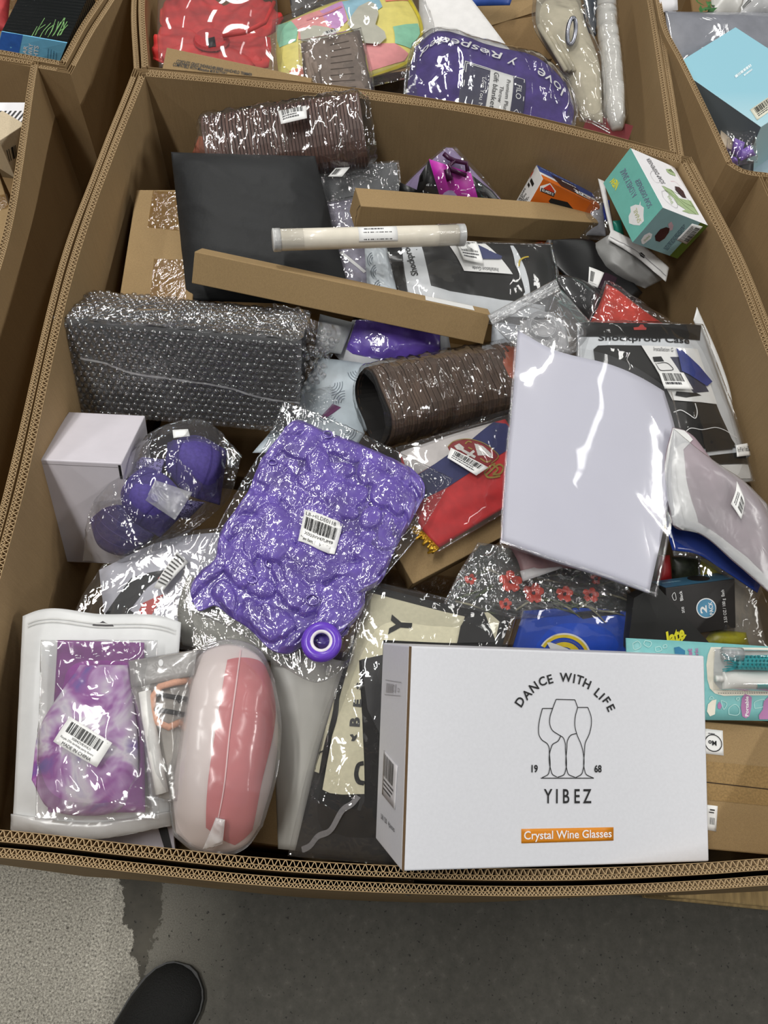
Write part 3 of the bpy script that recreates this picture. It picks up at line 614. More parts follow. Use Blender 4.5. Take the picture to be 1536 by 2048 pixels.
# ================================================================== purple balloons
def blobs(W, H, n, seed, rmin=.016, rmax=.03, hh=.006):
    r = np.random.default_rng(seed); c = r.random((n, 2)) * (W, H); a = r.random(n) * math.pi; R1 = r.uniform(rmin, rmax, n); R2 = R1 * r.uniform(.5, .8, n); b = r.uniform(0, .006, n)
    def f(u, v):
        x = np.asarray(u) * W; y = np.asarray(v) * H; z = np.full(np.shape(x), 0.)
        for i in range(n):
            dx, dy = x - c[i, 0], y - c[i, 1]; p = (dx * math.cos(a[i]) + dy * math.sin(a[i])) / R1[i]; q = (-dx * math.sin(a[i]) + dy * math.cos(a[i])) / R2[i]
            z = np.maximum(z, np.where(p * p + q * q < 1, b[i] + hh * np.sqrt(np.maximum(0, 1 - p * p - q * q)), 0))
        e = np.minimum.reduce([u, 1 - u, v, 1 - v]); return z * np.clip(e / .03, 0, 1) + .0012 * ridge(x * 160, y * 160, seed)
    return f
def cling_mat(name, rgb, bscale=38, bstr=.5, bdist=.003, rough=.07, var=.12, coat=1.):
    """coloured goods under tightly clinging clear film: the film is the coat with its own creases"""
    m = mat(name, rgb, .45, var, 30); nt = m.node_tree; bs = nt.nodes['Principled BSDF']; v = coords(nt)
    n1 = noise(nt, v, bscale, 2, .5, 1.4); a = nt.nodes.new('ShaderNodeMath'); a.operation = 'SUBTRACT'; lk(nt, n1, a.inputs[0]); a.inputs[1].default_value = .5
    b = nt.nodes.new('ShaderNodeMath'); b.operation = 'ABSOLUTE'; lk(nt, a.outputs[0], b.inputs[0])
    bp = nt.nodes.new('ShaderNodeBump'); bp.inputs['Strength'].default_value = bstr; bp.inputs['Distance'].default_value = bdist; lk(nt, b.outputs[0], bp.inputs['Height'])
    bs.inputs['Coat Weight'].default_value = coat; bs.inputs['Coat Roughness'].default_value = rough; bs.inputs['Coat IOR'].default_value = 1.8; lk(nt, bp.outputs[0], bs.inputs['Coat Normal']); return m
BALL = cling_mat('purple_latex', (94, 74, 156), 48, .6, .003, .03)
zz = lambda L: [(x, y, .775 - (y - 850) * 5.2e-5) for x, y in L]
S = Patch(zz([(383, 1195), (397, 1221), (430, 1211), (457, 1231), (497, 1257), (512, 1271), (545, 1301), (579, 1307), (605, 1294), (650, 1302), (679, 1271)]), zz([(679, 1271), (699, 1254), (729, 1211), (732, 1184), (759, 1167), (775, 1137), (789, 1101), (815, 1057), (832, 1024), (849, 992)]),
          zz([(569, 859), (592, 840), (622, 849), (655, 865), (699, 879), (745, 899), (795, 922), (832, 945), (849, 970), (849, 992)]), zz([(383, 1195), (380, 1187), (383, 1167), (400, 1144), (430, 1114), (433, 1091), (447, 1051), (467, 1024), (500, 975), (512, 942), (532, 905), (555, 882), (569, 859)]))
t = thing('balloon_pack', 'flat clear pack of purple balloons with a white barcode label', 'pack', mid((600, 1080, .74)))
f_ = blobs(S.W, S.H, 130, 5); S.disp = lambda u, v: f_(u, v) + .006 * (1 - np.abs(2 * np.asarray(u) - 1)**4) * (1 - np.abs(2 * np.asarray(v) - 1)**4)
ba = sheet('balloons', S, BALL, t, 170, 170, th=.004, under=.006); ba['kind'] = 'stuff'
for (x, y, r_) in ((543, 1127, 12), (505, 1160, 10), (625, 1200, 14), (500, 970, 9), (655, 870, 11), (545, 925, 9), (745, 1010, 11)):
    u, v = S.inv(x, y); c = S.pos(np.array(u), np.array(v), .0015); n_ = S.nrm(np.array(u), np.array(v)); a_ = np.cross(n_, (0, 1, 0)); a_ /= np.linalg.norm(a_); b_ = np.cross(n_, a_); R_ = r_ * .0006
    tube('balloon_neck_ring', [c + (a_ * math.cos(q) + b_ * math.sin(q) * .8) * R_ for q in np.linspace(0, 2 * math.pi, 18, endpoint=False)], .0014, BALL, t, 6, True)
c = P(643, 1284, .772); a_ = np.array([1, 0, 0]); b_ = np.array([0, 1, .1]); PV = mat('violet_ribbon', (104, 66, 190), .25, .05)
tube('ribbon_roll', [c + (a_ * math.cos(q) + b_ * math.sin(q)) * .0175 for q in np.linspace(0, 2 * math.pi, 36, endpoint=False)], .0075, PV, t, 12, True)
tube('ribbon_core', [c + (a_ * math.cos(q) + b_ * math.sin(q)) * .0122 + (0, 0, .004) for q in np.linspace(0, 2 * math.pi, 36, endpoint=False)], .0026, mat('white_core', (225, 220, 225), .4), t, 8, True)
S2 = Patch([(362, 1215, .748), (470, 1262, .748), (560, 1330, .746), (640, 1365, .745), (700, 1330, .748)], [(700, 1330, .748), (745, 1190, .758), (830, 1080, .764), (905, 958, .762)], [(567, 800, .776), (690, 850, .778), (800, 905, .772), (905, 958, .762)], [(362, 1215, .748), (420, 1080, .76), (480, 970, .768), (540, 870, .774), (567, 800, .776)])
filmsheet(S2, CLINGY, t, 110, 110, .002, .003, 50, 2, k=6., mm=.05, under=.004)
L, o = label_px(S, [(596, 1083), (669, 1110), (686, 1050), (610, 1020)], t, h=.0022)
barcode(L, .07, .42, .93, .78, o, n=30, h=.0005); text(L, 'LB-HILDE0118', .45, .88, L.H * .11, INK, o, h=.0005); text(L, 'X003VV47UM9', .5, .31, L.H * .10, INK, o, h=.0005); text(L, 'New Item. Made in China', .5, .13, L.H * .12, INK, o, h=.0005, width=L.W * .9)

# ================================================================== stacks of nested brown sleeves
def sleeve_stack(label, A, Bp, up, rw, rh, n, m, wrap, tail, seed=0, dent=.0, film_m=None):
    """thin closed sleeves nested one behind the other along an axis, each a part, in a clear wrap"""
    A = np.array(A); Bp = np.array(Bp); d = (Bp - A); L = np.linalg.norm(d); d = d / L; a = np.cross(d, up); a /= np.linalg.norm(a); b = np.cross(a, d)
    t = thing('sleeve_stack', label, 'pack', (A + Bp) / 2 - (0, 0, rh)); K = 22; r = random.Random(seed); me = None
    for i in range(n):
        c = A + d * L * i / n; w = L / n * .78; 
        if me is None:
            V = []; F = []
            for (k0, s_) in ((0, .985), (w, 1.0), (w, .93), (0, .92)):
                for k in range(K):
                    q = 2 * math.pi * k / K; x = math.copysign(abs(math.cos(q))**.8, math.cos(q)) * rw; y = math.copysign(abs(math.sin(q))**.8, math.sin(q)) * rh * (1 - dent * math.exp(-((x / rw) / .45)**2))
                    V.append(a * x * s_ + b * y * s_ + d * k0)
            for l in range(4):
                for k in range(K): F.append((l * K + k, l * K + (k + 1) % K, (l + 1) % 4 * K + (k + 1) % K, (l + 1) % 4 * K + k))
            o = mesh('sleeve', V, F, m, t); me = o.data
        else: o = new_obj('sleeve', me, t)
        o.matrix_basis = Matrix.Translation(Vector(c + b * r.uniform(-.0012, .0012) + a * r.uniform(-.001, .001)))
        _W[o] = _W[t] @ Matrix.Identity(4)
    # wrap: a loose skin around the stack, gathered at the tail
    U, V = np.meshgrid(np.linspace(-.035, 1.06, 90), np.linspace(0, 1, 80), indexing='ij'); q = V * 2 * math.pi
    x = np.sign(np.cos(q)) * np.abs(np.cos(q))**.8 * (rw + .004); y = np.sign(np.sin(q)) * np.abs(np.sin(q))**.8 * (rh + .004)
    g = np.where(U > .97, 1 - (U - .97) * 2.5, 1.) * np.where(U < .0, 1 + U * 6, 1.); wv = .0035 * (ridge(U * L * 60, V * 14, seed) - .4) + .002 * ridge(U * L * 130, V * 30, seed + 1)
    p = A + d * (U * L)[..., None] + a * (x * g + np.cos(q) * wv)[..., None] + b * (y * g + np.sin(q) * wv)[..., None]
    mesh('plastic_film', p.reshape(-1, 3), grid_faces(90, 80), wrap, t, True)
    if tail: S = quad(*tail); filmsheet(S, wrap, t, 40, 40, .006, .004, 50, seed)
    return t, a, b, d, L
SLV = mat('brown_sleeve', (84, 66, 54), .5, .16, 14, .0, spec=.4, stretch=(6, 1, 1)); WRAP = film('wrap_film', haze=.03, gloss=1.4, rough=.07, bscale=42, bstr=.45, bdist=.003)
t, a_, b_, d_, L_ = sleeve_stack('wrapped stack of brown ribbed sleeves leaning on the back wall, barcode on top', P(420, 310, .738), P(728, 262, .776), (0, -.55, .83), .062, .047, 46, mat('brown_sleeve_red', (92, 64, 54), .5, .18, 14, stretch=(6, 1, 1)), WRAP, [(385, 305, .72), (430, 312, .74), (440, 260, .775), (405, 240, .77)], 2)
S = quad((562, 248, .826), (614, 236, .828), (612, 211, .828), (556, 222, .826)); o = sheet('label', setdisp(S, pillow(.004)), PAPER, t, 8, 6, th=.0004); barcode(S, .1, .5, .9, .9, o, n=22); lines(S, .1, .1, .85, .42, 2, o)
S = quad((385, 305, .72), (455, 318, .725), (460, 280, .74), (398, 272, .735)); soft('rust_coloured_card', S, mat('rust_card', (164, 84, 58), .6, .06), t, .006, 10, 10)
t, a_, b_, d_, L_ = sleeve_stack('wrapped stack of brown ribbed sleeves lying in the middle, open end at left', P(748, 815, .712), P(1040, 757, .655), (0, -.2, .98), .062, .052, 58, SLV, WRAP, [(800, 905, .66), (1030, 850, .68), (1030, 815, .70), (830, 870, .68)], 5, dent=.16)
# open end of the stack, the shade inside it painted near black
K = 40; q = np.linspace(0, 2 * math.pi, K, endpoint=False); A_ = P(748, 815, .712) - d_ * .004
x = np.sign(np.cos(q)) * np.abs(np.cos(q))**.8 * .058; y = np.sign(np.sin(q)) * np.abs(np.sin(q))**.8 * .048 * (1 - .16 * np.exp(-((x / .058) / .45)**2))
V = [A_ + a_ * x[k] + b_ * y[k] for k in range(K)] + [A_ + d_ * .12 + a_ * x[k] * .55 + b_ * y[k] * .5 for k in range(K)]
mesh('hollow_end', V, [(k, (k + 1) % K, K + (k + 1) % K, K + k) for k in range(K)] + [tuple(range(2 * K - 1, K - 1, -1))], mat('hollow_shade', (14, 11, 9), .8, .2, 40), t)
S = quad((985, 765, .70), (1045, 770, .70), (1045, 695, .71), (1000, 690, .71)); soft('rust_coloured_card', S, mat('rust_card', (0, 0, 0)), t, .006, 10, 10)

# ================================================================== back row of the middle bin
B = box3((640, 425, .695), (803, 412, .695), (632, 338, .735), .05)
t = thing('sheet_stack', 'wrapped stack of clear grey plastic sheets beside the black bag', 'pack', B.base()); n = 16
GREYS = mat('grey_sheet', (128, 130, 132), .3, .12, 20); DKS = mat('dark_sheet', (44, 46, 46), .3, .1, 20)
for k in range(n):
    b2 = Box(B.pt(0, 0, k / n) + B.a * RNG.uniform(-.002, .002) + B.b * RNG.uniform(-.002, .002), B.a, B.b, (B.d[0], B.d[1], B.d[2] / n * .7)); b2.build('plastic_sheet', DKS if k % 3 == 1 else GREYS, t, 0)
S = quad(*[B.pt(*k) - B.c * .003 for k in ((-.04, -.15, 0), (1.03, -.15, 0), (1.03, 1.05, 0), (-.04, 1.05, 0))], world=True); filmsheet(S, WRAP, t, 50, 40, .004, .004, 55, 3, k=6.)
L = quad((656, 353, .752), (684, 353, .752), (700, 334, .756), (671, 336, .756)); o = sheet('label', L, PAPER, t, 4, 4, th=.0004); barcode(L, .12, .2, .5, .85, o, n=9)
# magenta header pack
S = Patch([(780, 405, .69), (900, 425, .70), (1015, 412, .69)], [(1015, 412, .69), (960, 355, .735), (905, 296, .78)], [(893, 296, .782), (905, 296, .78)], [(780, 405, .69), (835, 345, .74), (893, 296, .782)])
t = thing('hook_pack', 'clear pack with a bright magenta card and a black hook-shaped tool', 'pack', mid((900, 390, .66))); setdisp(S, pillow(.008, k=3.))
bk_ = sheet('lilac_backing', S, mat('lilac_backing', (150, 132, 170), .5, .05), t, 24, 24, th=.001)
MAG = mat('magenta_card', (192, 34, 170), .4, .03)
SQ = quad((884, 408, .712), (960, 412, .712), (942, 346, .757), (858, 318, .778)); Sx = sheet('magenta_card', SQ, MAG, t, 3, 3, th=.001); lines(SQ.sub([(921, 394), (940, 396), (937, 378), (921, 376)], 0), .1, .1, .9, .9, 2, Sx, mat('pink_print', (226, 150, 216), .5))
for q in (((828, 405, .712), (884, 408, .712), (858, 320, .776), (840, 352, .755)), ((795, 402, .705), (828, 404, .71), (838, 382, .73), (800, 365, .735)), ((960, 412, .708), (1012, 414, .70), (985, 382, .725), (938, 346, .752))): sheet('black_panel', quad(*q), BLACK, t, 3, 3, th=.001)
S.disp.th = .02
def rod(S, px, w, m, parent, h=.014, name='tool', n=8): return tube(name, [S.pos(*[np.array(k) for k in S.inv(*q)], h=h) for q in px], w, m, parent, n)
rod(S, [(888, 306), (896, 316), (905, 322), (925, 328), (928, 344)], .004, mat('plum_plastic', (58, 12, 52), .3), t); rod(S, [(905, 322), (897, 330), (900, 340), (925, 352)], .004, mat('plum_plastic', (58, 12, 52), .3), t); rod(S, [(893, 338), (898, 362)], .006, mat('plum_plastic', (58, 12, 52), .3), t)
S2 = Patch([(778, 408, .692), (900, 430, .705), (1018, 415, .692)], [(1018, 415, .692), (966, 352, .738), (912, 294, .785)], [(888, 294, .785), (912, 294, .785)], [(778, 408, .692), (833, 343, .743), (888, 294, .785)]); filmsheet(S2, SMOOTH, t, 40, 40, .014, .002, 40, 4)
# glue box
B = Box((.1744, 1.144, .6718), (.3278, .3497, .8776), (-.1064, .9367, -.3335), (.1005, .1214, .1219)); B = Box(B.pt(0, 0, 0), B.a, B.b, (.1005, .07, .1219))
t = thing('glue_box', 'orange, blue and white glue box standing behind the long brown box', 'box', B.base()); bo = B.build('carton', mat('white_gloss_card', (228, 226, 224), .3, .015), t, .001)
c_ = [B.pt(*k) for k in ((0, 0, 0), (0, 0, 1), (1, 0, 1), (1, 0, 0))]; SF = quad(*c_, world=True); SU = quad(*[B.pt(*k) for k in ((1, 0, 0), (1, 0, 1), (1, 1, 1), (1, 1, 0))], world=True); SW = B.face('top')
OR = mat('glue_orange', (206, 102, 30), .3, .12, 9); BLU = mat('glue_blue', (52, 78, 150), .3, .04); RED = mat('logo_red', (200, 60, 36), .4)
pf = sheet('orange_panel', SF, OR, bo, 2, 2, h=.0004); pu = rects('orange_panel', SU, [(0, 0, 1, .32)], OR, bo, .0004); rects('blue_panel', SU, [(0, .52, 1, 1)], BLU, bo, .0004)
shape('dark_panel', SU, [(.33, .12), (.85, .10), (.62, .78), (.22, .72)], mat('plum_black', (52, 28, 34), .3), bo, .0008, px=False, flat=True); text(SU, '30', .66, .32, .016, WINK, bo, ang=0, bold=.03, h=.0012); lines(SU, .05, .8, .95, .9, 1, bo, mat('pale_blue_print', (150, 170, 215), .4)); lines(SU, .4, .5, .75, .66, 1, bo, WINK, h=.0012); lines(SU, .6, .1, .95, .2, 1, bo, WINK, h=.001)
lg = shape('logo', SF, [(1080, 382), (1080, 372), (1100, 366), (1112, 382), (1108, 392)], WINK, bo, .0008, flat=True); shape('logo_field', SF, [(1083, 378), (1100, 368), (1109, 382), (1107, 388)], RED, lg, .0010, flat=True); shape('logo_band', SF, [(1083, 375), (1110, 386), (1107, 393), (1081, 382)], INK, lg, .0012, flat=True); ptext(SF, [(1083.5, 381.5), (1106, 391), (1107.5, 386), (1085, 376.5)], "ELMER'S", WINK, lg, h=.0015, bold=.02)
shape('picture_panel', SF, [(1097, 402), (1102, 396), (1135, 404), (1165, 440), (1130, 440)], INK, bo, .0008, flat=True)
lines(SW, .1, .18, .62, .88, 11, bo, seed=4); rects('small_print', SW, [(.74, .4, .80, .8), (.66, .62, .71, .82)], INK, bo)
shape('logo', SW, [(.75, .9), (.92, .93), (.84, .99)], RED, bo, .0006, px=False, flat=True); stroke('green_mark', SW, [(.3, .05), (.5, .05), (.5, .25), (.4, .33), (.3, .25)], .001, INK, bo, px=False, closed=True, sm=False); text(SW, 'E', .4, .16, .008, mat('leaf_green', (110, 150, 40), .5), bo)
# soap dispenser box
B = Box((.356, 1.0321, .7746), (.371, .1704, .9129), (-.2666, .9612, -.071), (.0716, .1574, .1045))
t = thing('soap_dispenser_box', 'teal and white soap dispenser box with a snail picture', 'box', B.base()); bo = B.build('carton', mat('gift_white', (238, 236, 238), .38, .01), t, .001)
TEAL = mat('teal_print', (116, 190, 178), .4, .02); SKY = mat('dull_teal_print', (142, 180, 184), .4, .06, 12); OLIVE = mat('olive_print', (84, 104, 34), .4, .05); LEAF = mat('leaf_print', (166, 186, 140), .4, .06); BEAN = mat('bean_print', (62, 32, 36), .25, .1)
S1 = B.face('top'); S2 = quad(*[B.pt(*k) for k in ((1, 0, 0), (1, 0, 1), (1, 1, 1), (1, 1, 0))], world=True); S3 = quad(*[B.pt(*k) for k in ((0, 0, 0), (0, 0, 1), (1, 0, 1), (1, 0, 0))], world=True)
p1 = sheet('teal_panel', S1, TEAL, bo, 2, 2, h=.0004); p3 = sheet('teal_panel', S3, SKY, bo, 2, 2, h=.0004); rects('olive_strip', S3, [(.82, 0, 1, 1)], OLIVE, p3, .0005)
ZS = lambda *q: [(1180 + x / 5.908, 280 + y / 5.908) for x, y in q]
OUTL = mat('lilac_outline', (120, 118, 150), .5)
for s_, p, col in (('NEW', [(330, 475), (240, 475), (305, 600), (345, 560)], None),): pass
ptext(S1, ZS((352, 500), (285, 440), (235, 500), (305, 600)), 'NEW', mat('yellow_print', (236, 226, 60), .5), p1, h=.0008, bold=.03)
ptext(S1, ZS((560, 640), (420, 330), (350, 365), (510, 700)), 'A LOVELY SNAIL', OUTL, p1, h=.0008, bold=.0); ptext(S1, ZS((740, 770), (590, 455), (530, 480), (690, 815)), 'SOAP DISPENSER', OUTL, p1, h=.0008)
cl = shape('speech_cloud', S1, ZS((600, 720), (600, 770), (640, 800), (635, 890), (640, 960), (590, 1010), (520, 1005), (465, 985), (460, 900), (485, 850), (480, 790), (540, 765), (585, 770)), WINK, p1, .0007, flat=True); ptext(S1, ZS((615, 960), (555, 800), (510, 830), (570, 985)), 'SNAIL', mat('pale_olive', (196, 200, 150), .5), cl, h=.0011)
shape('leaves', S2, ZS((845, 540), (960, 590), (1050, 690), (1190, 720), (1285, 885), (1170, 870), (1085, 840), (1130, 825), (1030, 760), (990, 690), (890, 600)), LEAF, bo, .0005, flat=True)
for q in ([(860, 545), (1000, 620), (1150, 700), (1270, 870)], [(880, 590), (1010, 680), (1120, 780), (1250, 880)], [(960, 600), (1080, 720), (1230, 800)]): stroke('leaf_vein', S2, ZS(*q), .0008, OLIVE, bo, h=.0007)
shape('snail', S2, ZS((1000, 550), (1050, 560), (1100, 610), (1135, 690), (1090, 680), (1040, 630), (1005, 590)), BEAN, bo, .0008, flat=True); shape('bud', S2, ZS((895, 345), (955, 345), (1005, 410), (1010, 430), (950, 410), (910, 380)), LEAF, bo, .0006, flat=True)
for k in range(5): stroke('bud_stripe', S2, ZS((925 + 16 * k, 368 + 5 * k), (952 + 14 * k, 350 + 14 * k)), .0009, INK, bo, sm=False, h=.0009)
stroke('cloud_line', S2, ZS((845, 610), (900, 610), (960, 680), (1020, 740), (1020, 805), (940, 760), (870, 690)), .0006, GL, bo, closed=True); ptext(S2, ZS((985, 745), (930, 640), (905, 660), (960, 765)), 'SNAIL', LEAF, bo)
stroke('cloud_line', S2, ZS((720, 380), (750, 370), (790, 420), (820, 500), (760, 490), (715, 420)), .0005, GL, bo, closed=True); ptext(S2, ZS((890, 520), (700, 215), (660, 225), (840, 520)), 'SOAP DISPENSER', GREYINK, bo); stroke('antenna', S2, ZS((950, 490), (1010, 500), (1060, 545)), .0006, mat('pink_line', (214, 160, 168), .5), bo)
shape('snail', S3, ZS((765, 1130), (830, 1050), (900, 1025), (940, 1040), (930, 1090), (880, 1160), (820, 1200), (775, 1185)), BEAN, p3, .0008, flat=True); shape('snail_neck', S3, ZS((930, 1040), (920, 990), (960, 960), (985, 1010), (970, 1060), (940, 1070)), mat('pale_pink', (200, 170, 178), .5), p3, .0007, flat=True)
cl = shape('speech_cloud', S3, ZS((610, 1220), (600, 1180), (640, 1120), (700, 1090), (735, 1110), (720, 1160), (670, 1200), (630, 1230)), WINK, p3, .0007, flat=True); ptext(S3, ZS((645, 1200), (715, 1130), (700, 1110), (630, 1180)), 'SNAIL', LEAF, cl, h=.001)
lines(S3.sub(ZS((850, 1280), (1130, 950), (1200, 970), (910, 1310)), 0), .02, .05, .98, .95, 4, p3, mat('print_slate', (70, 90, 110), .5)); fnsku(S3, ZS((1020, 1175), (1205, 985), (1330, 1020), (1140, 1230))[:4], p3, 8, (.1, .5, .9, .95), 3)
# grey zip pouch under the soap box, clear bag with blue goods beside it
S = Patch([(1176, 495, .70), (1215, 545, .69), (1290, 577, .685)], [(1290, 577, .685), (1332, 556, .70)], [(1217, 470, .725), (1270, 500, .722), (1333, 550, .705)], [(1176, 495, .70), (1217, 470, .725)])
t = thing('zip_pouch', 'grey frosted zip pouch with a white header, under the soap box', 'pouch', mid((1260, 530, .66))); soft('pouch_body', S, mat('grey_pouch', (128, 128, 126), .4, .08, 20), t, .014, wr=.002, ws=30)
S2 = Patch([(1215, 478, .729), (1270, 512, .727), (1332, 563, .71)], [(1332, 563, .71), (1338, 535, .715)], [(1223, 458, .737), (1285, 490, .735), (1338, 535, .715)], [(1215, 478, .729), (1223, 458, .737)]); he = sheet('header_strip', setdisp(S2, pillow(.002, wr=.0016, ws=50)), mat('pouch_white', (222, 222, 220), .35, .02), t, 40, 8, th=.001)
shape('hang_hole', S2, [(1277, 506), (1283, 505), (1290, 512), (1288, 517), (1281, 513)], mat('hole_dark', (40, 40, 38), .7), he, .0006); stroke('zip_line', S2, [(.02, .3), (.5, .3), (.98, .3)], .0012, GL, he, px=False)
S = Patch([(1160, 480, .68), (1240, 480, .69)], [(1240, 480, .69), (1215, 400, .725), (1205, 362, .745)], [(1185, 390, .73), (1205, 362, .745)], [(1160, 480, .68), (1170, 420, .71), (1185, 390, .73)])
t = thing('clear_goods_bag', 'small clear bag with blue and teal things beside the soap box', 'bag', mid((1200, 440, .65))); soft('blue_thing', quad((1205, 445, .695), (1222, 440, .70), (1219, 400, .72), (1207, 402, .72)), mat('cobalt_plastic', (44, 66, 170), .3), t, .006, 12, 12)
soft('grey_lump', quad((1172, 470, .685), (1212, 472, .69), (1205, 405, .715), (1180, 410, .712)), mat('grey_lump', (140, 140, 146), .5, .1), t, .008, 16, 16); soft('teal_thing', quad((1228, 478, .70), (1250, 478, .70), (1242, 440, .725), (1226, 442, .725)), mat('teal_plastic', (50, 150, 130), .3), t, .006, 12, 12)
filmsheet(S, WRAP, t, 40, 50, .016, .003, 50, 3); S2 = quad((1222, 470, .715), (1230, 474, .715), (1208, 362, .75), (1196, 357, .75)); sheet('white_edge', S2, mat('pouch_white', (0, 0, 0)), t, 3, 12, th=.001)

# ================================================================== tablet case packs
def case_pack(label, corners, loc, u=.004): pass
SHW = mat('case_white', (216, 220, 224), .32, .02); CASEB = mat('case_black', (34, 33, 31), .4, .1, 18); CASEH = mat('case_header_black', (22, 20, 17), .25, .06)
S = Patch([(812, 612, .695), (950, 640, .70), (1085, 650, .70)], [(1085, 650, .70), (1110, 560, .715), (1100, 490, .725)], [(772, 488, .735), (930, 485, .735), (1100, 490, .725)], [(812, 612, .695), (785, 545, .715), (772, 488, .735)])
t = thing('tablet_case_pack', 'black tablet case in a white-framed pack below the white tube, text sideways', 'pack', mid((940, 570, .68)), 'tablet case packs'); p = soft('pouch_body', S, CASEB, t, .012, wr=.0018, ws=30, seed=3)
shape('black_strip', S, [(776, 490), (803, 490), (818, 605), (800, 600), (784, 560)], CASEH, t, .001); shape('white_frame', S, [(803, 490), (842, 490), (856, 545), (862, 572), (900, 583), (1000, 600), (1090, 612), (1088, 636), (950, 632), (820, 606), (812, 560)], SHW, t, .0012)
shape('white_frame', S, [(1046, 590), (1050, 585), (1030, 530), (1020, 492), (1026, 492), (1060, 590)], SHW, t, .0012)
ptext(S, [(841, 551), (823, 470), (805, 474), (823, 553)], 'Shockproof', INK, t, h=.002, bold=.025)
g = shape('guide_card', S, [(897, 491), (970, 489), (1025, 550), (928, 543)], PAPER, t, .0024); ptext(S, [(996, 538), (944, 534), (944, 541), (996, 546)], 'Installation Guide', GREYINK, g, h=.003); shape('blue_item', S, [(955, 492), (985, 507), (1003, 515), (1001, 521), (965, 520), (958, 505)], mat('slate_blue', (66, 72, 112), .5), t, .004)
fnsku(S, [(925, 525), (965, 534), (950, 490), (907, 488)], t, 11, (.1, .45, .9, .95), 2, h=.010)
stroke('gold_cord', S, [(1036, 535), (1040, 522), (1050, 517), (1056, 516)], .0025, mat('gold_thread', (196, 170, 50), .3), t, h=.004)
S2 = Patch([(808, 618, .70), (950, 646, .705), (1090, 656, .705)], [(1090, 656, .705), (1118, 560, .72), (1105, 486, .73)], [(768, 484, .74), (930, 481, .74), (1105, 486, .73)], [(808, 618, .70), (782, 545, .72), (768, 484, .74)]); filmsheet(S2, SMOOTH, t, 60, 40, .014, .0015, 35, 6)
S = Patch([(1168, 700, .735), (1250, 860, .73), (1360, 985, .705), (1500, 955, .69)], [(1500, 955, .69), (1470, 840, .70), (1430, 730, .72), (1402, 650, .735)], [(1166, 645, .755), (1280, 646, .748), (1402, 650, .735)], [(1168, 700, .735), (1166, 645, .755)])
t = thing('tablet_case_pack', 'black tablet case pack with black header and size sticker, against the right wall', 'pack', mid((1330, 800, .68)), 'tablet case packs')
S = Patch([(1200, 985, .70), (1360, 978, .705), (1506, 962, .69)], [(1506, 962, .69), (1470, 840, .70), (1430, 730, .72), (1402, 650, .735)], [(1155, 645, .755), (1280, 646, .748), (1402, 650, .735)], [(1200, 985, .70), (1160, 800, .735), (1155, 645, .755)])
p = soft('pouch_body', S, SHW, t, .012, wr=.001, ws=25, seed=9)
hd = shape('header', S, [(1157, 646), (1280, 645), (1402, 651), (1399, 681), (1280, 677), (1158, 674)], CASEH, t, .0012); shape('hang_hole', S, [(1266, 656), (1276, 655), (1280, 650), (1285, 650), (1288, 655), (1292, 657), (1291, 661), (1267, 661)], mat('hole_red', (176, 60, 54), .5), hd, .0018)
ptext(S, [(1196, 686), (1378, 692), (1378, 676), (1196, 670)], 'Shockproof Case', INK, t, h=.0011, bold=.02)
win = shape('black_window', S, [(1186, 700), (1195, 692), (1290, 692), (1385, 700), (1400, 735), (1440, 830), (1470, 896), (1270, 905), (1200, 790)], CASEB, t, .0014)
shape('case_end', S, [(1395, 850), (1440, 848), (1468, 890), (1462, 900), (1410, 905)], BLACK, win, .003); shape('bottom_strip', S, [(1395, 915), (1490, 905), (1502, 930), (1430, 930)], CASEH, t, .0018)
g = shape('guide_card', S, [(1281, 693), (1393, 700), (1432, 810), (1343, 802), (1322, 760)], PAPER, t, .003); ptext(S, [(1305, 704), (1344, 706), (1344, 698), (1305, 696)], 'Installation G', GREYINK, g, h=.0035)
shape('tablet_print', S, [(1303, 716), (1320, 715), (1326, 725), (1306, 726)], INK, g, .0035); stroke('tablet_print', S, [(1309, 729), (1335, 730), (1344, 740), (1330, 743), (1318, 742)], .0012, INK, g, h=.0035, closed=True); shape('tablet_print', S, [(1338, 716), (1375, 716), (1415, 785), (1385, 788), (1360, 750)], mat('slate_print', (62, 64, 82), .4), g, .0035)
shape('stand_print', S, [(1350, 785), (1390, 788), (1400, 793), (1370, 797), (1348, 793)], INK, g, .0038)
shape('blue_strap', S, [(1349, 700), (1357, 700), (1395, 735), (1421, 766), (1410, 775), (1375, 752), (1360, 745), (1355, 720)], mat('cobalt_strap', (48, 60, 130), .45, .1), t, .005)
fnsku(S, [(1322, 784), (1378, 785), (1359, 752), (1310, 750)], t, 12, (.1, .45, .85, .92), 1, h=.011)
stroke('white_cord', S, [(1345, 826), (1360, 822), (1375, 830), (1388, 838), (1392, 825), (1388, 808)], .0016, WINK, win, h=.003); stroke('white_cord', S, [(1366, 868), (1375, 860), (1400, 862), (1430, 858), (1470, 878)], .0012, WINK, win, h=.005)
L, o = label_px(S, [(1465, 920), (1513, 922), (1507, 898), (1463, 897)], t, h=.011); text(L, 'For IP Air 11 inch 2024', .5, .55, L.H * .4, INK, o, width=L.W * .9, bold=.01)
shape('white_flap', S, [(1395, 925), (1430, 932), (1505, 932), (1500, 958), (1430, 958)], mat('pouch_white', (0, 0, 0)), t, .002)
S2 = Patch([(1205, 985, .705), (1360, 978, .71), (1512, 964, .695)], [(1512, 964, .695), (1476, 840, .705), (1436, 730, .725), (1406, 648, .74)], [(1152, 642, .76), (1280, 642, .753), (1406, 648, .74)], [(1205, 985, .705), (1158, 800, .74), (1152, 642, .76)]); filmsheet(S2, SMOOTH, t, 60, 60, .015, .0018, 30, 8)

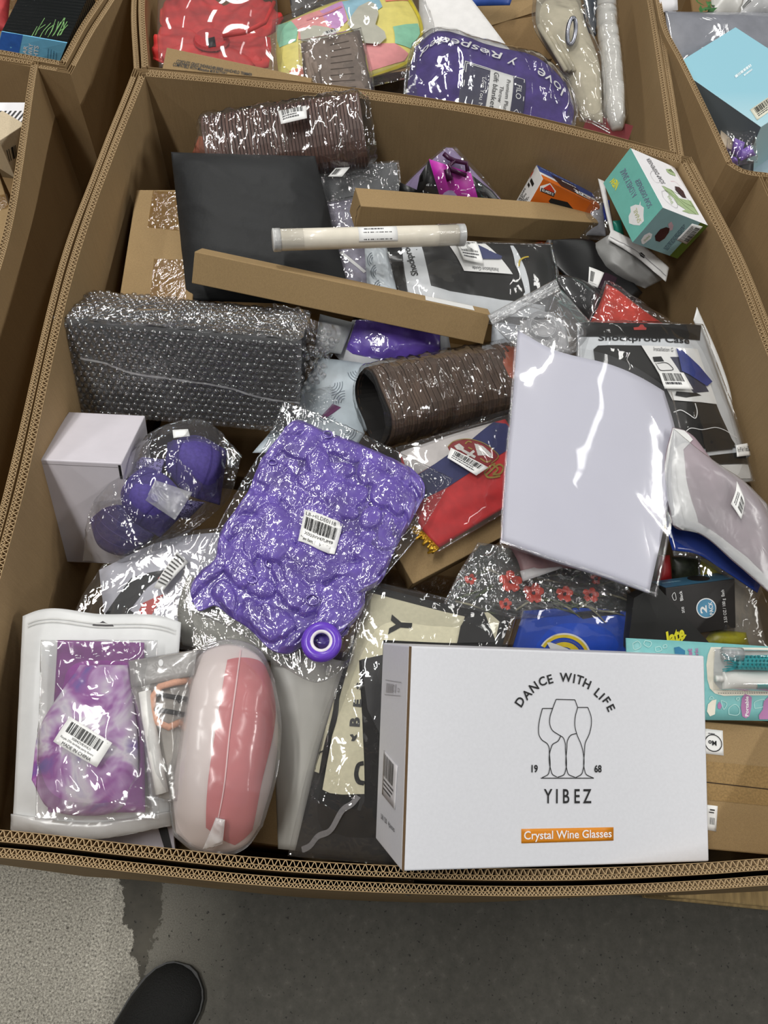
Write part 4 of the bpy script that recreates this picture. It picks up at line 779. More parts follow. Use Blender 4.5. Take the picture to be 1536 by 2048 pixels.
# ================================================================== dark parcels, red parcel, small zip bag
S = Patch([(1080, 500, .70), (1140, 560, .69), (1250, 625, .67)], [(1250, 625, .67), (1285, 585, .685)], [(1095, 480, .715), (1180, 480, .71), (1285, 585, .685)], [(1080, 500, .70), (1095, 480, .715)])
t = thing('black_flat_box', 'flat black box with a white barcode tag, beside the grey zip pouch', 'box', mid((1180, 550, .64))); b_ = soft('carton', S, mat('black_satin', (15, 15, 16), .35, .1), t, .004, 16, 16, under=.03); fnsku(S, [(1176, 568), (1195, 576), (1208, 546), (1178, 534)], t, 14, (.12, .2, .42, .8), 1)
shape('dark_plum_panel', S, [(1196, 576), (1222, 588), (1234, 556), (1210, 545)], mat('dark_plum', (38, 14, 30), .4), t, .001)
S = Patch([(1100, 560, .705), (1125, 610, .70), (1190, 645, .695)], [(1190, 645, .695), (1215, 595, .70)], [(1100, 548, .712), (1160, 558, .712), (1215, 595, .70)], [(1100, 560, .705), (1100, 548, .712)])
t = thing('black_parcel', 'glossy black soft parcel in clear film, next to the red one', 'parcel', mid((1160, 600, .66))); soft('parcel_body', S, cling_mat('black_cling', (40, 40, 41), 50, .4, .003), t, .02, 30, 24)
S = Patch([(1175, 655, .695), (1260, 665, .70), (1345, 660, .69)], [(1345, 660, .69), (1280, 615, .705), (1222, 572, .72)], [(1213, 568, .722), (1222, 572, .72)], [(1175, 655, .695), (1198, 610, .71), (1213, 568, .722)])
t = thing('red_parcel', 'folded red cloth in a crinkled clear bag above the black header', 'parcel', mid((1250, 640, .67))); soft('red_cloth', S, mat('red_cloth', (196, 62, 48), .7, .1, 60, .3, 800, .0006), t, .010, 24, 24)
S2 = Patch([(1168, 660, .70), (1260, 668, .705), (1375, 662, .695)], [(1375, 662, .695), (1300, 615, .71), (1220, 562, .73)], [(1210, 562, .73), (1220, 562, .73)], [(1168, 660, .70), (1190, 610, .715), (1210, 562, .73)]); filmsheet(S2, WRAP, t, 50, 40, .014, .003, 50, 2)
S = Patch([(1035, 700, .752), (1100, 722, .75), (1150, 705, .748)], [(1150, 705, .748), (1192, 664, .745), (1160, 620, .75), (1122, 578, .758)], [(985, 650, .758), (1050, 612, .76), (1122, 578, .758)], [(1035, 700, .752), (985, 650, .758)])
t = thing('zip_bag', 'small clear zip bag with a coiled ring inside, left of the black header', 'bag', mid((1080, 660, .72))); filmsheet(S, film('zip_film', haze=.16, gloss=1.4, rough=.1, bscale=30, bstr=.4, bdist=.003), t, 60, 50, .014, .003, 40, 6)
S2 = quad((985, 650, .76), (1122, 580, .76), (1113, 557, .764), (975, 630, .764)); zs = sheet('zip_header', setdisp(S2, pillow(.0015, wr=.0008, ws=30)), film('zip_header_film', haze=.3, gloss=1.5, rough=.12, bscale=40, bstr=.5), t, 40, 8, th=.0008)
for q in (.35, .6): stroke('zip_line', S2, [(.01, q), (.5, q), (.99, q)], .0016, film('zip_line_film', haze=.6, gloss=1.5), zs, px=False, h=.001)
for k in range(4): c = P(1085, 655, .754 + .002 * k); tube('coiled_ring', [c + np.array([math.cos(q) * (.026 - .002 * k), math.sin(q) * (.028 - .002 * k), .004]) for q in np.linspace(0, 2 * math.pi, 30, endpoint=False)], .0016, film('ring_plastic', haze=.5, gloss=1.2, rough=.2), t, 6, True)
soft('white_insert', quad((1045, 700, .742), (1140, 704, .740), (1130, 640, .744), (1040, 640, .745)), mat('pale_insert', (190, 190, 192), .5), t, .004, 10, 10)

# ================================================================== mailers in the middle
S = Patch([(668, 708, .66), (682, 722, .66), (790, 728, .665), (905, 715, .66)], [(905, 715, .66), (890, 635, .695)], [(705, 640, .69), (890, 635, .695)], [(668, 708, .66), (705, 640, .69)])
t = thing('purple_mailer', 'purple plastic goods in a white-edged bag below the long brown box', 'bag', mid((780, 690, .63))); soft('bag_body', S, mat('pouch_grey', (176, 178, 182), .4, .03), t, .004, 20, 20)
S1 = Patch([(690, 705, .668), (760, 718, .672), (880, 710, .668)], [(880, 710, .668), (880, 640, .70)], [(712, 640, .697), (880, 640, .70)], [(690, 705, .668), (712, 640, .697)]); soft('purple_goods', S1, cling_mat('purple_cling', (98, 72, 170), 40, .4, .003), t, .012, 50, 30, wr=.004, ws=26, seed=3)
S = Patch([(505, 905, .645), (600, 905, .645), (705, 905, .64)], [(705, 905, .64), (770, 800, .655), (800, 735, .66)], [(640, 715, .665), (720, 725, .665), (800, 735, .66)], [(505, 905, .645), (560, 840, .65), (640, 715, .665)])
t = thing('patterned_mailer', 'pale blue-grey mailer printed with thin grey arcs, under the bubble wrap end', 'bag', mid((650, 810, .62))); p = soft('bag_body', S, mat('mailer_pale', (190, 202, 210), .4, .03), t, .006, 24, 24, wr=.001, ws=20)
for (x, y, a0) in ((662, 768, 0), (690, 805, 3.2), (718, 740, 1.4), (655, 822, 1.0), (540, 855, .3), (690, 860, .2)):
    for r_ in (8, 13, 18, 23): stroke('arc_print', S, [(x + r_ * math.cos(q), y + r_ * math.sin(q)) for q in np.linspace(a0 - .2, a0 + 1.5, 6)], .0010, mat('mailer_ink', (100, 112, 124), .5), p, h=.0008)
shape('magenta_end', S, [(640, 835), (665, 808), (682, 815), (650, 838)], mat('mailer_plum', (98, 22, 86), .4), p, .0008)
S = quad((628, 700, .678), (682, 708, .676), (708, 645, .69), (640, 628, .70)); own(soft('grey_mailer', S, mat('grey_poly', (150, 154, 156), .35, .04), None, .006, 20, 20, wr=.001, ws=25), 'plain grey mailer corner sticking out beside the purple goods', 'bag')
S = quad((688, 600, .685), (775, 610, .685), (722, 395, .715), (655, 405, .712)); t = thing('mauve_pack', 'clear pack with mauve printed insert between black bag and tube', 'pack', mid((710, 500, .66))); soft('printed_insert', S, mat('mauve_insert', (150, 146, 164), .5, .2, 30), t, .006, 16, 24)
stroke('white_print', S, [(680, 505), (700, 520), (730, 545)], .006, WINK, t, h=.001); filmsheet(quad((682, 605, .69), (780, 612, .69), (728, 390, .722), (650, 400, .72)), WRAP, t, 30, 60, .008, .003, 45, 4)
S = Patch([(735, 590, .695), (800, 606, .695)], [(800, 606, .695), (785, 545, .715), (772, 488, .735)], [(728, 485, .735), (772, 488, .735)], [(735, 590, .695), (732, 540, .71), (728, 485, .735)]); t = thing('silver_mailer', 'crumpled silver-white mailer with wavy lines, left of the tablet case', 'bag', mid((760, 550, .67))); soft('bag_body', S, mat('silver_poly', (196, 204, 210), .25, .05), t, .008, 30, 40, wr=.004, ws=40, seed=7)
for (x, y) in ((748, 520), (755, 545), (762, 575)):
    for r_ in (5, 9, 13): stroke('wave_print', S, [(x + r_ * math.cos(q), y + r_ * math.sin(q) * 1.2) for q in np.linspace(2.2, 4.4, 5)], .001, mat('mailer_ink', (0, 0, 0)), t, h=.0008)
S = Patch([(980, 715, .68), (1060, 725, .685)], [(1060, 725, .685), (1090, 660, .70)], [(985, 640, .70), (1090, 660, .70)], [(980, 715, .68), (985, 640, .70)]); own(soft('pale_mailer', S, mat('mailer_pale2', (182, 188, 196), .4, .08, 30), None, .006, 16, 16), 'pale mailer glimpsed at the right end of the long brown box', 'bag')

# ================================================================== front row
# big white sheet in a clear bag
S = Patch([(1003, 1083, .785), (1100, 1120, .785), (1200, 1152, .78), (1298, 1186, .772)], [(1298, 1186, .772), (1332, 1040, .775), (1352, 880, .775), (1325, 785, .775)], [(1036, 658, .80), (1110, 712, .805), (1215, 745, .80), (1325, 785, .775)], [(1003, 1083, .785), (1010, 960, .795), (1025, 800, .80), (1036, 658, .80)])
t = thing('white_sheet_pack', 'large plain white sheet in a clear bag lying right of centre', 'pack', mid((1170, 930, .76)))
S.disp = lambda u, v: .012 * np.sin(np.asarray(u) * 3.1) * (.4 + np.asarray(v)) + .003 * np.sin(np.asarray(v) * 5 + np.asarray(u) * 3)
sheet('white_sheet', S, mat('white_foam_sheet', (206, 206, 220), .45, .015, 5), t, 30, 30, th=.002)
S2 = Patch([(998, 1090, .787), (1100, 1128, .787), (1200, 1160, .782), (1312, 1196, .772)], [(1312, 1196, .772), (1345, 1040, .776), (1362, 880, .776), (1340, 790, .778)], [(1030, 650, .803), (1110, 700, .808), (1215, 735, .803), (1340, 790, .778)], [(998, 1090, .787), (1004, 960, .797), (1019, 800, .802), (1030, 650, .803)])
S2.disp = lambda u, v: .0155 * np.sin(np.asarray(u) * 3.1) * (.4 + np.asarray(v)) + .003 * np.sin(np.asarray(v) * 5 + np.asarray(u) * 3) + .0006 * ridge(np.asarray(u) * 5 + np.asarray(v) * 7, np.asarray(v) * 3 - np.asarray(u) * 2, 3) + .002
sheet('plastic_film', S2, film('sheet_film', haze=.05, gloss=.7, rough=.06, bscale=14, bstr=.12, bdist=.003), t, 70, 90, th=None); U, V = np.meshgrid(np.linspace(0, 1, 12), np.linspace(0, 1, 12), indexing='ij')
for sd_ in ([(.985, .0), (.985, .5), (.985, 1)], [(.012, .0), (.012, .5), (.012, 1)], [(0, .012), (.5, .012), (1, .012)]): stroke('heat_seal', S2, sd_, .003, film('seal_film', haze=.12, gloss=2, bscale=300, bstr=.8, bdist=.001), t, h=.0006, px=False)
# frosted pouch with hang hole at the right wall
S = Patch([(1335, 1000, .772), (1350, 1055, .77), (1395, 1066, .77), (1470, 1125, .765), (1545, 1190, .755)], [(1545, 1190, .755), (1560, 1100, .755), (1535, 1010, .76)], [(1345, 855, .79), (1370, 862, .79), (1430, 925, .785), (1490, 965, .775), (1535, 1010, .76)], [(1335, 1000, .772), (1330, 920, .785), (1345, 855, .79)])
t = thing('hang_hole_pouch', 'frosted pouch of mauve goods with a white header and hang hole, at the right', 'pouch', mid((1440, 1020, .73)))
soft('mauve_goods', S, mat('mauve_goods', (146, 128, 136), .5, .14, 14), t, .022, 40, 40, k=2.5, wr=.002, ws=18, seed=4)
WPO = mat('pouch_white', (222, 222, 220), .35, .02)
fr = shape('white_header', S, [(1334, 1000), (1331, 920), (1345, 857), (1368, 862), (1385, 880), (1366, 900), (1372, 960), (1385, 1010), (1398, 1060), (1390, 1066), (1352, 1053)], WPO, t, .0014, .04); shape('white_border', S, [(1388, 1063), (1397, 1046), (1420, 1060), (1480, 1105), (1540, 1165), (1543, 1187), (1470, 1124)], WPO, t, .0014, .05)
shape('hang_hole', S, [(1349, 945), (1354, 945), (1358, 955), (1360, 967), (1355, 968), (1351, 961), (1345, 958), (1348, 953)], mat('hole_grey', (70, 68, 70), .6), fr, .0012, .02)
for q in (1342, 1352): stroke('zip_line', S, [(q, 875), (q - 2, 930), (q + 6, 1000), (q + 18, 1050)], .0012, mat('zip_pale', (196, 196, 194), .4), fr, h=.0016)
L, o = label_px(S, [(1475, 1043), (1482, 1008), (1466, 967), (1455, 1012)], t, h=.009); barcode(L, .2, .1, .8, .5, o, n=14, h=.0005); lines(L, .15, .6, .85, .85, 2, o, h=.0005)
S2 = Patch([(1346, 1050, .782), (1395, 1064, .782), (1470, 1123, .775), (1545, 1188, .765)], [(1545, 1188, .765), (1560, 1100, .765), (1535, 1008, .77)], [(1347, 857, .80), (1430, 923, .795), (1490, 963, .785), (1535, 1008, .77)], [(1346, 1050, .782), (1334, 960, .79), (1347, 857, .80)]); filmsheet(S2, FROST, t, 40, 40, .016, .0015, 25, 6)
# blue folder under it
S = Patch([(1345, 1100, .735), (1395, 1108, .735), (1440, 1135, .732), (1515, 1185, .725)], [(1515, 1185, .725), (1540, 1120, .73)], [(1335, 1000, .745), (1420, 1010, .745), (1540, 1120, .73)], [(1345, 1100, .735), (1333, 1050, .74), (1335, 1000, .745)])
t = thing('blue_folder', 'royal blue glossy folder sticking out under the frosted pouch', 'folder', mid((1430, 1100, .70))); sheet('cover', S, mat('royal_blue_gloss', (32, 58, 140), .2, .04, coat=.5), t, 16, 16, th=.002); S2 = Patch([(1348, 1112, .732), (1397, 1120, .732), (1442, 1147, .729), (1518, 1197, .722)], [(1518, 1197, .722), (1540, 1120, .731)], [(1335, 1000, .748), (1420, 1010, .748), (1540, 1120, .731)], [(1348, 1112, .732), (1333, 1050, .741), (1335, 1000, .748)]); filmsheet(S2, CLEAR, t, 30, 30, .003, .001, 40)
# white mailer slid down the right wall
S = Patch([(1402, 700, .70), (1470, 850, .68)], [(1470, 850, .68), (1462, 790, .695), (1440, 720, .715), (1394, 614, .74)], [(1388, 640, .735), (1394, 614, .74)], [(1402, 700, .70), (1388, 640, .735)]); own(soft('white_mailer', S, WPO, None, .003, 12, 20), 'white mailer corner standing against the right wall behind the tablet case', 'bag')

# flag and the carton beneath it
B = box3((826, 1168, .705), (1050, 1050, .71), (868, 1035, .72), .045); t = thing('flat_carton', 'flat brown carton under the red flag, pointing toward the tote bag', 'box', B.base()); bo = B.build('carton', KRAFT2, t, .0014)
S = Patch([(876, 1097, .735), (960, 1045, .742), (1060, 985, .745)], [(1060, 985, .745), (1035, 890, .752), (1010, 838, .755)], [(798, 905, .752), (900, 870, .755), (1010, 838, .755)], [(876, 1097, .735), (838, 1050, .742), (815, 975, .748), (798, 905, .752)])
t = thing('flag_pack', 'folded red, blue and white flag with a crest in a clear bag', 'flag', mid((940, 970, .71)))
S.disp = lambda u, v: .006 * (1 - np.abs(2 * np.asarray(v) - 1)**4) + .0016 * np.sin(np.asarray(v) * 26 + 3 * np.asarray(u)) * np.clip(1 - np.asarray(v) * 2, 0, 1)
cl = sheet('red_cloth', S, mat('flag_red', (190, 38, 40), .6, .08, 60, .2, 900, .0005), t, 30, 40, th=.002, under=.004)
shape('blue_band', S, [(833, 1005), (895, 975), (1040, 890), (1012, 848), (985, 838), (940, 880), (870, 928), (820, 960)], mat('flag_blue', (34, 40, 92), .6, .06, 60), cl, .0008, .04); shape('white_band', S, [(820, 958), (870, 928), (940, 882), (985, 840), (1000, 838), (900, 868), (800, 905)], mat('flag_white', (196, 190, 188), .6, .04, 60), cl, .0010, .04)
CR = mat('crest_red', (130, 26, 30), .5, .08); GOLD = mat('crest_gold', (150, 124, 52), .5, .12, 200)
sh = shape('crest_shield', S, [(895, 895), (905, 885), (930, 879), (955, 883), (985, 900), (996, 915), (985, 925), (975, 932), (955, 925), (900, 905)], CR, cl, .0013, .03); stroke('shield_border', S, [(895, 895), (905, 885), (930, 879), (955, 883), (985, 900), (996, 915), (982, 928)], .0014, GOLD, sh, h=.0018)
shape('eagle_wing', S, [(948, 888), (965, 893), (982, 908), (986, 918), (972, 912), (955, 912)], mat('crest_white', (206, 202, 198), .5, .1, 400), sh, .0018, .02); shape('eagle_wing', S, [(908, 893), (918, 888), (928, 896), (925, 903), (913, 900)], mat('crest_white', (0, 0, 0)), sh, .0018, .02)
for q in ([(925, 902), (950, 916)], [(948, 903), (930, 917)]): stroke('cross', S, q, .004, mat('crest_white', (0, 0, 0)), sh, h=.0022, sm=False)
for q in ([(930, 889), (936, 884), (943, 886)], [(936, 896), (944, 900)], [(960, 918), (975, 925), (982, 922)]): stroke('eagle_line', S, q, .0022, GOLD, sh, h=.002)
for q in ([(968, 946), (985, 930), (990, 928)], [(973, 950), (1000, 930), (1006, 936), (1000, 948), (985, 950)], [(968, 946), (975, 955), (990, 955), (1000, 953)], [(985, 930), (995, 940), (985, 950)]): stroke('crown', S, q, .0028, GOLD, cl, h=.0016)
fnsku(S, [(947, 958), (976, 940), (902, 902), (871, 914)][0:0] or [(893, 922), (950, 957), (974, 941), (900, 902)], t, 16, (.12, .5, .9, .9), 2, h=.010)
GL2 = mat('gold_fringe', (206, 160, 50), .25, .3, 300, metal=.6); r = random.Random(3)
for k in range(26):
    f = k / 25; a0 = P(833 + 44 * f, 1050 + 46 * f, .742); q = np.array([r.uniform(-.006, .006) for _ in range(3)]); tube('fringe', [a0, a0 + np.array([-.004, -.006, .002]) + q * .3, a0 + np.array([-.008, -.008, .0]) + q], .0017, GL2, t, 5)
S2 = Patch([(876, 1105, .737), (960, 1055, .745), (1068, 990, .748)], [(1068, 990, .748), (1042, 890, .756), (1020, 828, .76)], [(790, 895, .757), (900, 862, .76), (1020, 828, .76)], [(876, 1105, .737), (826, 1052, .744), (808, 975, .752), (790, 895, .757)]); filmsheet(S2, SMOOTH, t, 60, 60, .010, .0012, 30, 3)

# poppies in a clear bag, mauve zip bag over them
S = Patch([(888, 1218, .69), (1000, 1232, .69), (1130, 1228, .69), (1272, 1222, .69)], [(1272, 1222, .69), (1250, 1175, .70), (1235, 1140, .71)], [(960, 1090, .715), (1040, 1100, .715), (1235, 1140, .71)], [(888, 1218, .69), (920, 1150, .70), (960, 1090, .715)])
t = thing('flower_bag', 'clear crinkled bag of red artificial poppies below the white sheet', 'bag', mid((1080, 1180, .66))); S.disp = lambda u, v: 0. * np.asarray(u)
bk_ = sheet('backing', S, mat('dark_green_backing', (52, 56, 46), .7, .25, 40), t, 10, 8, th=.002)
POP = mat('poppy_red', (206, 66, 44), .6, .15, 90); STEM = mat('stem_green', (76, 88, 52), .6, .2, 60); r = random.Random(5)
for (x, y, s_) in ((1020, 1165, 24), (1066, 1188, 22), (1128, 1190, 18), (1180, 1192, 17), (1010, 1210, 13), (940, 1160, 12), (1190, 1160, 12)):
    c = P(x, y, .705); R_ = s_ * .00062
    for k in range(5):
        q = 2 * math.pi * k / 5 + r.random() * .5; dv = np.array([math.cos(q), math.sin(q), .1]); sd2 = np.array([-math.sin(q), math.cos(q), 0])
        V = [c, c + dv * R_ * .5 + sd2 * R_ * .45 + (0, 0, .003), c + dv * R_ * .5 + (0, 0, .006), c + dv * R_ * .5 - sd2 * R_ * .45 + (0, 0, .003), c + dv * R_ + sd2 * R_ * .35 + (0, 0, .002), c + dv * R_ * 1.1 + (0, 0, .004), c + dv * R_ - sd2 * R_ * .35 + (0, 0, .002)]
        mesh('petal', V, [(0, 1, 2), (0, 2, 3), (1, 4, 5, 2), (2, 5, 6, 3)], POP, t, True)
    tube('flower_centre', [c + (0, 0, .003), c + (0, 0, .008)], [.0025, .0012], INK, t, 7)
for k in range(46):
    x, y = r.uniform(905, 1240), 0; lo = 1215 - (x - 900) * .0; hi = 1120 + abs(x - 1000) * .12; y = r.uniform(hi, 1222); a0 = P(x, y, .702); q = r.uniform(-.9, .9); tube('stem', [a0, a0 + np.array([math.cos(q) * .02, math.sin(q) * .015, .003]), a0 + np.array([math.cos(q) * .04, math.sin(q) * .03, .0])], [.0012, .0016, .0006], STEM if k % 3 else mat('straw_stem', (160, 156, 130), .6), t, 5)
S2 = Patch([(880, 1222, .70), (1000, 1238, .70), (1130, 1232, .70), (1278, 1226, .70)], [(1278, 1226, .70), (1258, 1175, .71), (1243, 1140, .72)], [(955, 1085, .725), (1040, 1095, .725), (1243, 1140, .72)], [(880, 1222, .70), (915, 1150, .71), (955, 1085, .725)]); filmsheet(S2, film('flower_film', haze=.10, gloss=1.8, rough=.08, bscale=55, bstr=.6, bdist=.003), t, 90, 50, .012, .004, 60, 2)
S = Patch([(1046, 1160, .735), (1110, 1135, .738)], [(1110, 1135, .738), (1180, 1140, .74)], [(1010, 1080, .745), (1150, 1100, .75), (1180, 1140, .74)], [(1046, 1160, .735), (1035, 1120, .74), (1010, 1080, .745)]); t = thing('mauve_zip_bag', 'dull pink zip bag peeping out under the white sheet', 'bag', mid((1080, 1120, .70))); soft('bag_body', S, mat('dull_pink', (126, 96, 98), .5, .1), t, .005, 14, 14); S2 = quad((1046, 1163, .738), (1125, 1136, .742), (1120, 1122, .744), (1040, 1142, .742)); sheet('zip_strip', S2, MILK, t, 10, 4, th=.001)
# blue banner with horn logo
S = Patch([(1015, 1330, .665), (1150, 1330, .67), (1270, 1330, .67)], [(1270, 1330, .67), (1282, 1226, .70)], [(1048, 1222, .70), (1150, 1216, .703), (1282, 1226, .70)], [(1015, 1330, .665), (1048, 1222, .70)])
t = thing('blue_banner', 'royal blue banner with a white and yellow horn logo behind the white carton', 'banner', mid((1150, 1280, .63))); setdisp(S, pillow(.006, wr=.001, ws=16)); p = sheet('cloth', S, mat('royal_blue_cloth', (22, 78, 200), .4, .05), t, 24, 16, th=.003)
shape('black_corner', S, [(1152, 1224), (1165, 1238), (1240, 1228), (1240, 1219)], BLACK, p, .001); YEL = mat('logo_yellow', (232, 204, 40), .4)
cx, cy = 1128, 1318
for (r1, m_, w_) in ((46, WINK, .0022), (43, YEL, .006), (33, mat('logo_blue', (18, 60, 160), .4), .003), (28, YEL, .009)): stroke('horn', S, [(cx + r1 * 1.15 * math.cos(q), cy - r1 * 1.1 * math.sin(q)) for q in np.linspace(.35, 2.6, 12)], w_, m_, p, h=.0012)
shape('horn_tip', S, [(1093, 1285), (1100, 1284), (1135, 1297), (1140, 1302), (1100, 1297)], WINK, p, .0016)
S2 = quad((1005, 1330, .672), (1278, 1330, .677), (1290, 1222, .712), (1042, 1216, .712)); filmsheet(S2, SMOOTH, t, 40, 30, .008, .002, 30, 5)
# black boxes
B = box3((1335, 1276, .695), (1472, 1256, .69), (1316, 1178, .735), .04); t = thing('two_pack_box', 'black box with a blue 2 PACK circle and a blue edge', 'box', B.base()); bo = B.build('carton', mat('black_card', (42, 40, 40), .55, .05), t, .001); S = B.face('top')
SB = quad(*[B.pt(*k) for k in ((0, 1, 0), (1, 1, 0), (1, 1, 1), (0, 1, 1))], world=True); bp_ = sheet('blue_edge', SB, mat('petrol_blue', (52, 96, 122), .4), bo, 2, 2, h=.0004); lines(SB, .08, .35, .45, .65, 1, bp_, mat('petrol_print', (110, 150, 170), .5)); shape('dark_seal', SB, ellipse(.62, .6, .14, .4, 20), INK, bp_, .0007, px=False, flat=True)
cc = shape('circle_rim', S, ellipse(1412, 1216, 20, 20, 28), WINK, bo, .0006, flat=True); cb = shape('circle', S, ellipse(1412, 1216, 18, 18, 28), mat('circle_blue', (76, 138, 172), .4), cc, .0009, flat=True)
ptext(S, [(1413, 1225), (1412, 1210), (1399, 1212), (1400, 1227)], '2', WINK, cb, h=.0012, bold=.03); ptext(S, [(1427, 1228), (1423, 1202), (1415, 1204), (1419, 1230)], 'PACK', WINK, cb, h=.0012, bold=.02); ptext(S, [(1456, 1244), (1449, 1179), (1441, 1180), (1448, 1245)], '3.53 OZ / 100 g  Each', WINK, bo, h=.0007, bold=.01); ptext(S, [(1366, 1200), (1363, 1181), (1357, 1182), (1360, 1202)], 'Black', WINK, bo, bold=.01); ptext(S, [(1369, 1225), (1367, 1213), (1361, 1214), (1363, 1226)], 'ate', WINK, bo)
stroke('leaf_mark', S, [(1347, 1200), (1344, 1190), (1348, 1185), (1351, 1192), (1350, 1200)], .0007, WINK, bo, closed=True)
B = box3((1262, 1292, .70), (1425, 1290, .70), (1312, 1170, .745), .02); S = quad((1255, 1300, .698), (1432, 1300, .70), (1312, 1170, .748), (1268, 1196, .74)); t = thing('black_card_box', 'thin black box with yellow script lettering, leaning on the two pack box', 'box', mid((1320, 1250, .67))); sheet('carton', S, mat('black_card2', (36, 36, 35), .6, .05), t, 3, 3, th=.02, smooth=False)
ptext(S, [(1335, 1292), (1372, 1276), (1362, 1250), (1325, 1266)], 'late', mat('yellow_script', (236, 230, 60), .4), t, bold=.04, shear=.3); stroke('underline', S, [(1358, 1288), (1371, 1269)], .0015, mat('yellow_script', (0, 0, 0)), t, sm=False)
# yellow goods in clear bag, red goods
t = thing('yellow_goods_bag', 'clear bag of yellow-green goods beside the two pack box', 'bag', mid((1465, 1210, .62))); YG = mat('yellow_green', (176, 170, 30), .4, .12, 40)
for px in ([(1405, 1290, .665), (1500, 1296, .66), (1492, 1265, .67), (1425, 1258, .675)], [(1402, 1160, .68), (1445, 1160, .68), (1440, 1122, .69), (1402, 1118, .695)]): soft('yellow_item', quad(*px), YG, t, .012, 16, 14)
soft('grey_insert', quad((1440, 1295, .655), (1536, 1300, .645), (1500, 1150, .675), (1455, 1150, .68)), mat('grey_insert', (150, 144, 134), .6, .06), t, .003, 10, 10); filmsheet(Patch([(1400, 1302, .675), (1536, 1308, .67)], [(1536, 1308, .67), (1545, 1240, .68), (1500, 1130, .70)], [(1396, 1110, .71), (1500, 1130, .70)], [(1400, 1302, .675), (1396, 1110, .71)]), CLEAR, t, 50, 50, .014, .003, 35, 6)
own(soft('red_goods', quad((1312, 1170, .675), (1345, 1168, .675), (1340, 1110, .69), (1318, 1110, .69)), mat('deep_red', (140, 22, 26), .5, .1), None, .01, 12, 12), 'deep red item in the gap beside the white sheet', 'item'); own(soft('printed_pouch', quad((1345, 1165, .67), (1405, 1160, .67), (1400, 1112, .69), (1345, 1115, .69)), mat('dark_print', (40, 44, 34), .4, .6, 60), None, .008, 12, 12), 'dark printed pouch in the gap above the two pack box', 'pouch')

# toothbrush card
S = Patch([(1258, 1440, .755), (1400, 1440, .75), (1640, 1444, .735)], [(1640, 1444, .735), (1640, 1300, .75)], [(1253, 1276, .785), (1400, 1284, .775), (1640, 1300, .75)], [(1258, 1440, .755), (1253, 1276, .785)])
t = thing('toothbrush_card', 'teal blister card with a turquoise toothbrush, right of the white carton', 'pack', mid((1440, 1360, .72))); AQ = mat('aqua_card', (122, 186, 186), .4, .03); cd = sheet('card', S, AQ, t, 10, 6, th=.003); ZT = lambda *q: [(1230 + x / 5.02, 1080 + y / 5.02) for x, y in q]
CRM = mat('cream_print', (226, 220, 204), .45, .02); PIN = mat('mauve_print', (170, 112, 160), .45, .03); PALE = mat('pale_aqua_print', (178, 218, 214), .45)
fr = shape('cream_frame', S, ZT((960, 1075), (930, 1150), (915, 1250), (925, 1400), (950, 1490), (1000, 1540), (1090, 1565), (1300, 1560), (1700, 1560), (1700, 1085), (1300, 1080)), CRM, cd, .0006, .05); shape('clear_well', S, ZT((1000, 1090), (985, 1300), (985, 1420), (1050, 1500), (1200, 1515), (1700, 1520), (1700, 1105)), mat('blister_back', (198, 198, 196), .3), fr, .001, .05)
for k in range(22): q = 1030 + k * 24; rects_ = shape('stitch', S, ZT((q, 1534 + .02 * k), (q + 12, 1534), (q + 12, 1540), (q, 1540)), GREYINK, fr, .0012, flat=True)
bd = quad(*[(x, y, z) for (x, y), z in zip(ZT((1080, 1500), (1760, 1530), (1760, 1330), (1085, 1320)), (.765, .748, .758, .772))]); soft('brush_handle', bd, mat('brush_white', (232, 231, 226), .3, .01), t, .014, 20, 16, k=2.); shape('switch_panel', bd, ZT((1420, 1440), (1700, 1440), (1700, 1510), (1415, 1500)), AQ, t, .001)
bh = quad(*[(x, y, z) for (x, y), z in zip(ZT((1210, 1300), (1760, 1320), (1760, 1150), (1210, 1160)), (.774, .758, .766, .778))]); soft('brush_head', bh, mat('turquoise', (42, 160, 166), .4, .05), t, .008, 12, 10); r = random.Random(9); TQ = mat('turquoise_bristle', (30, 150, 158), .4, .15, 200)
for k in range(60):
    i, j = k % 15, k // 15; a0 = bh.pos(np.array((i + .5) / 15), np.array((j + .5) / 4), .0); tube('bristle', [a0, a0 + np.array([-.002, .0, .006])], [.0012, .0007], TQ, t, 5)
for k in range(14): q = math.radians(150 + k * 5); a0 = bh.pos(np.array(.02), np.array(.1 + .06 * k)); tube('bristle', [a0, a0 + np.array([-.016 - .004 * math.sin(k), .008 * math.sin(k * .5 - 2), .002])], [.0011, .0006], TQ, t, 5)
tube('brush_neck', [P(*ZT((1010, 1390))[0], .772), P(*ZT((1085, 1395))[0], .772)], .004, mat('brush_white', (0, 0, 0)), t, 10); c = P(*ZT((1180, 1150))[0], .783); tube('clear_knob', [c + (-.012, 0, 0), c + (.012, .002, 0)], .008, FROST, t, 12)
Sb = quad(*[(x, y, z) for (x, y), z in zip(ZT((985, 1510), (1760, 1540), (1760, 1110), (990, 1095)), (.765, .748, .762, .782))]); setdisp(Sb, pillow(.02, k=8.)); sheet('blister', Sb, film('blister_plastic', haze=.03, gloss=1.2, rough=.04, bscale=8, bstr=.1), t, 40, 30)
pb = shape('portable_badge', S, ZT((1300, 1545), (1345, 1560), (1370, 1580), (1365, 1680), (1345, 1770), (1310, 1790), (1275, 1770), (1260, 1680), (1270, 1590)), PIN, cd, .0008, .04); ptext(S, ZT((1335, 1770), (1335, 1570), (1300, 1570), (1300, 1770)), 'Portable', WINK, pb, h=.0012, bold=.02)
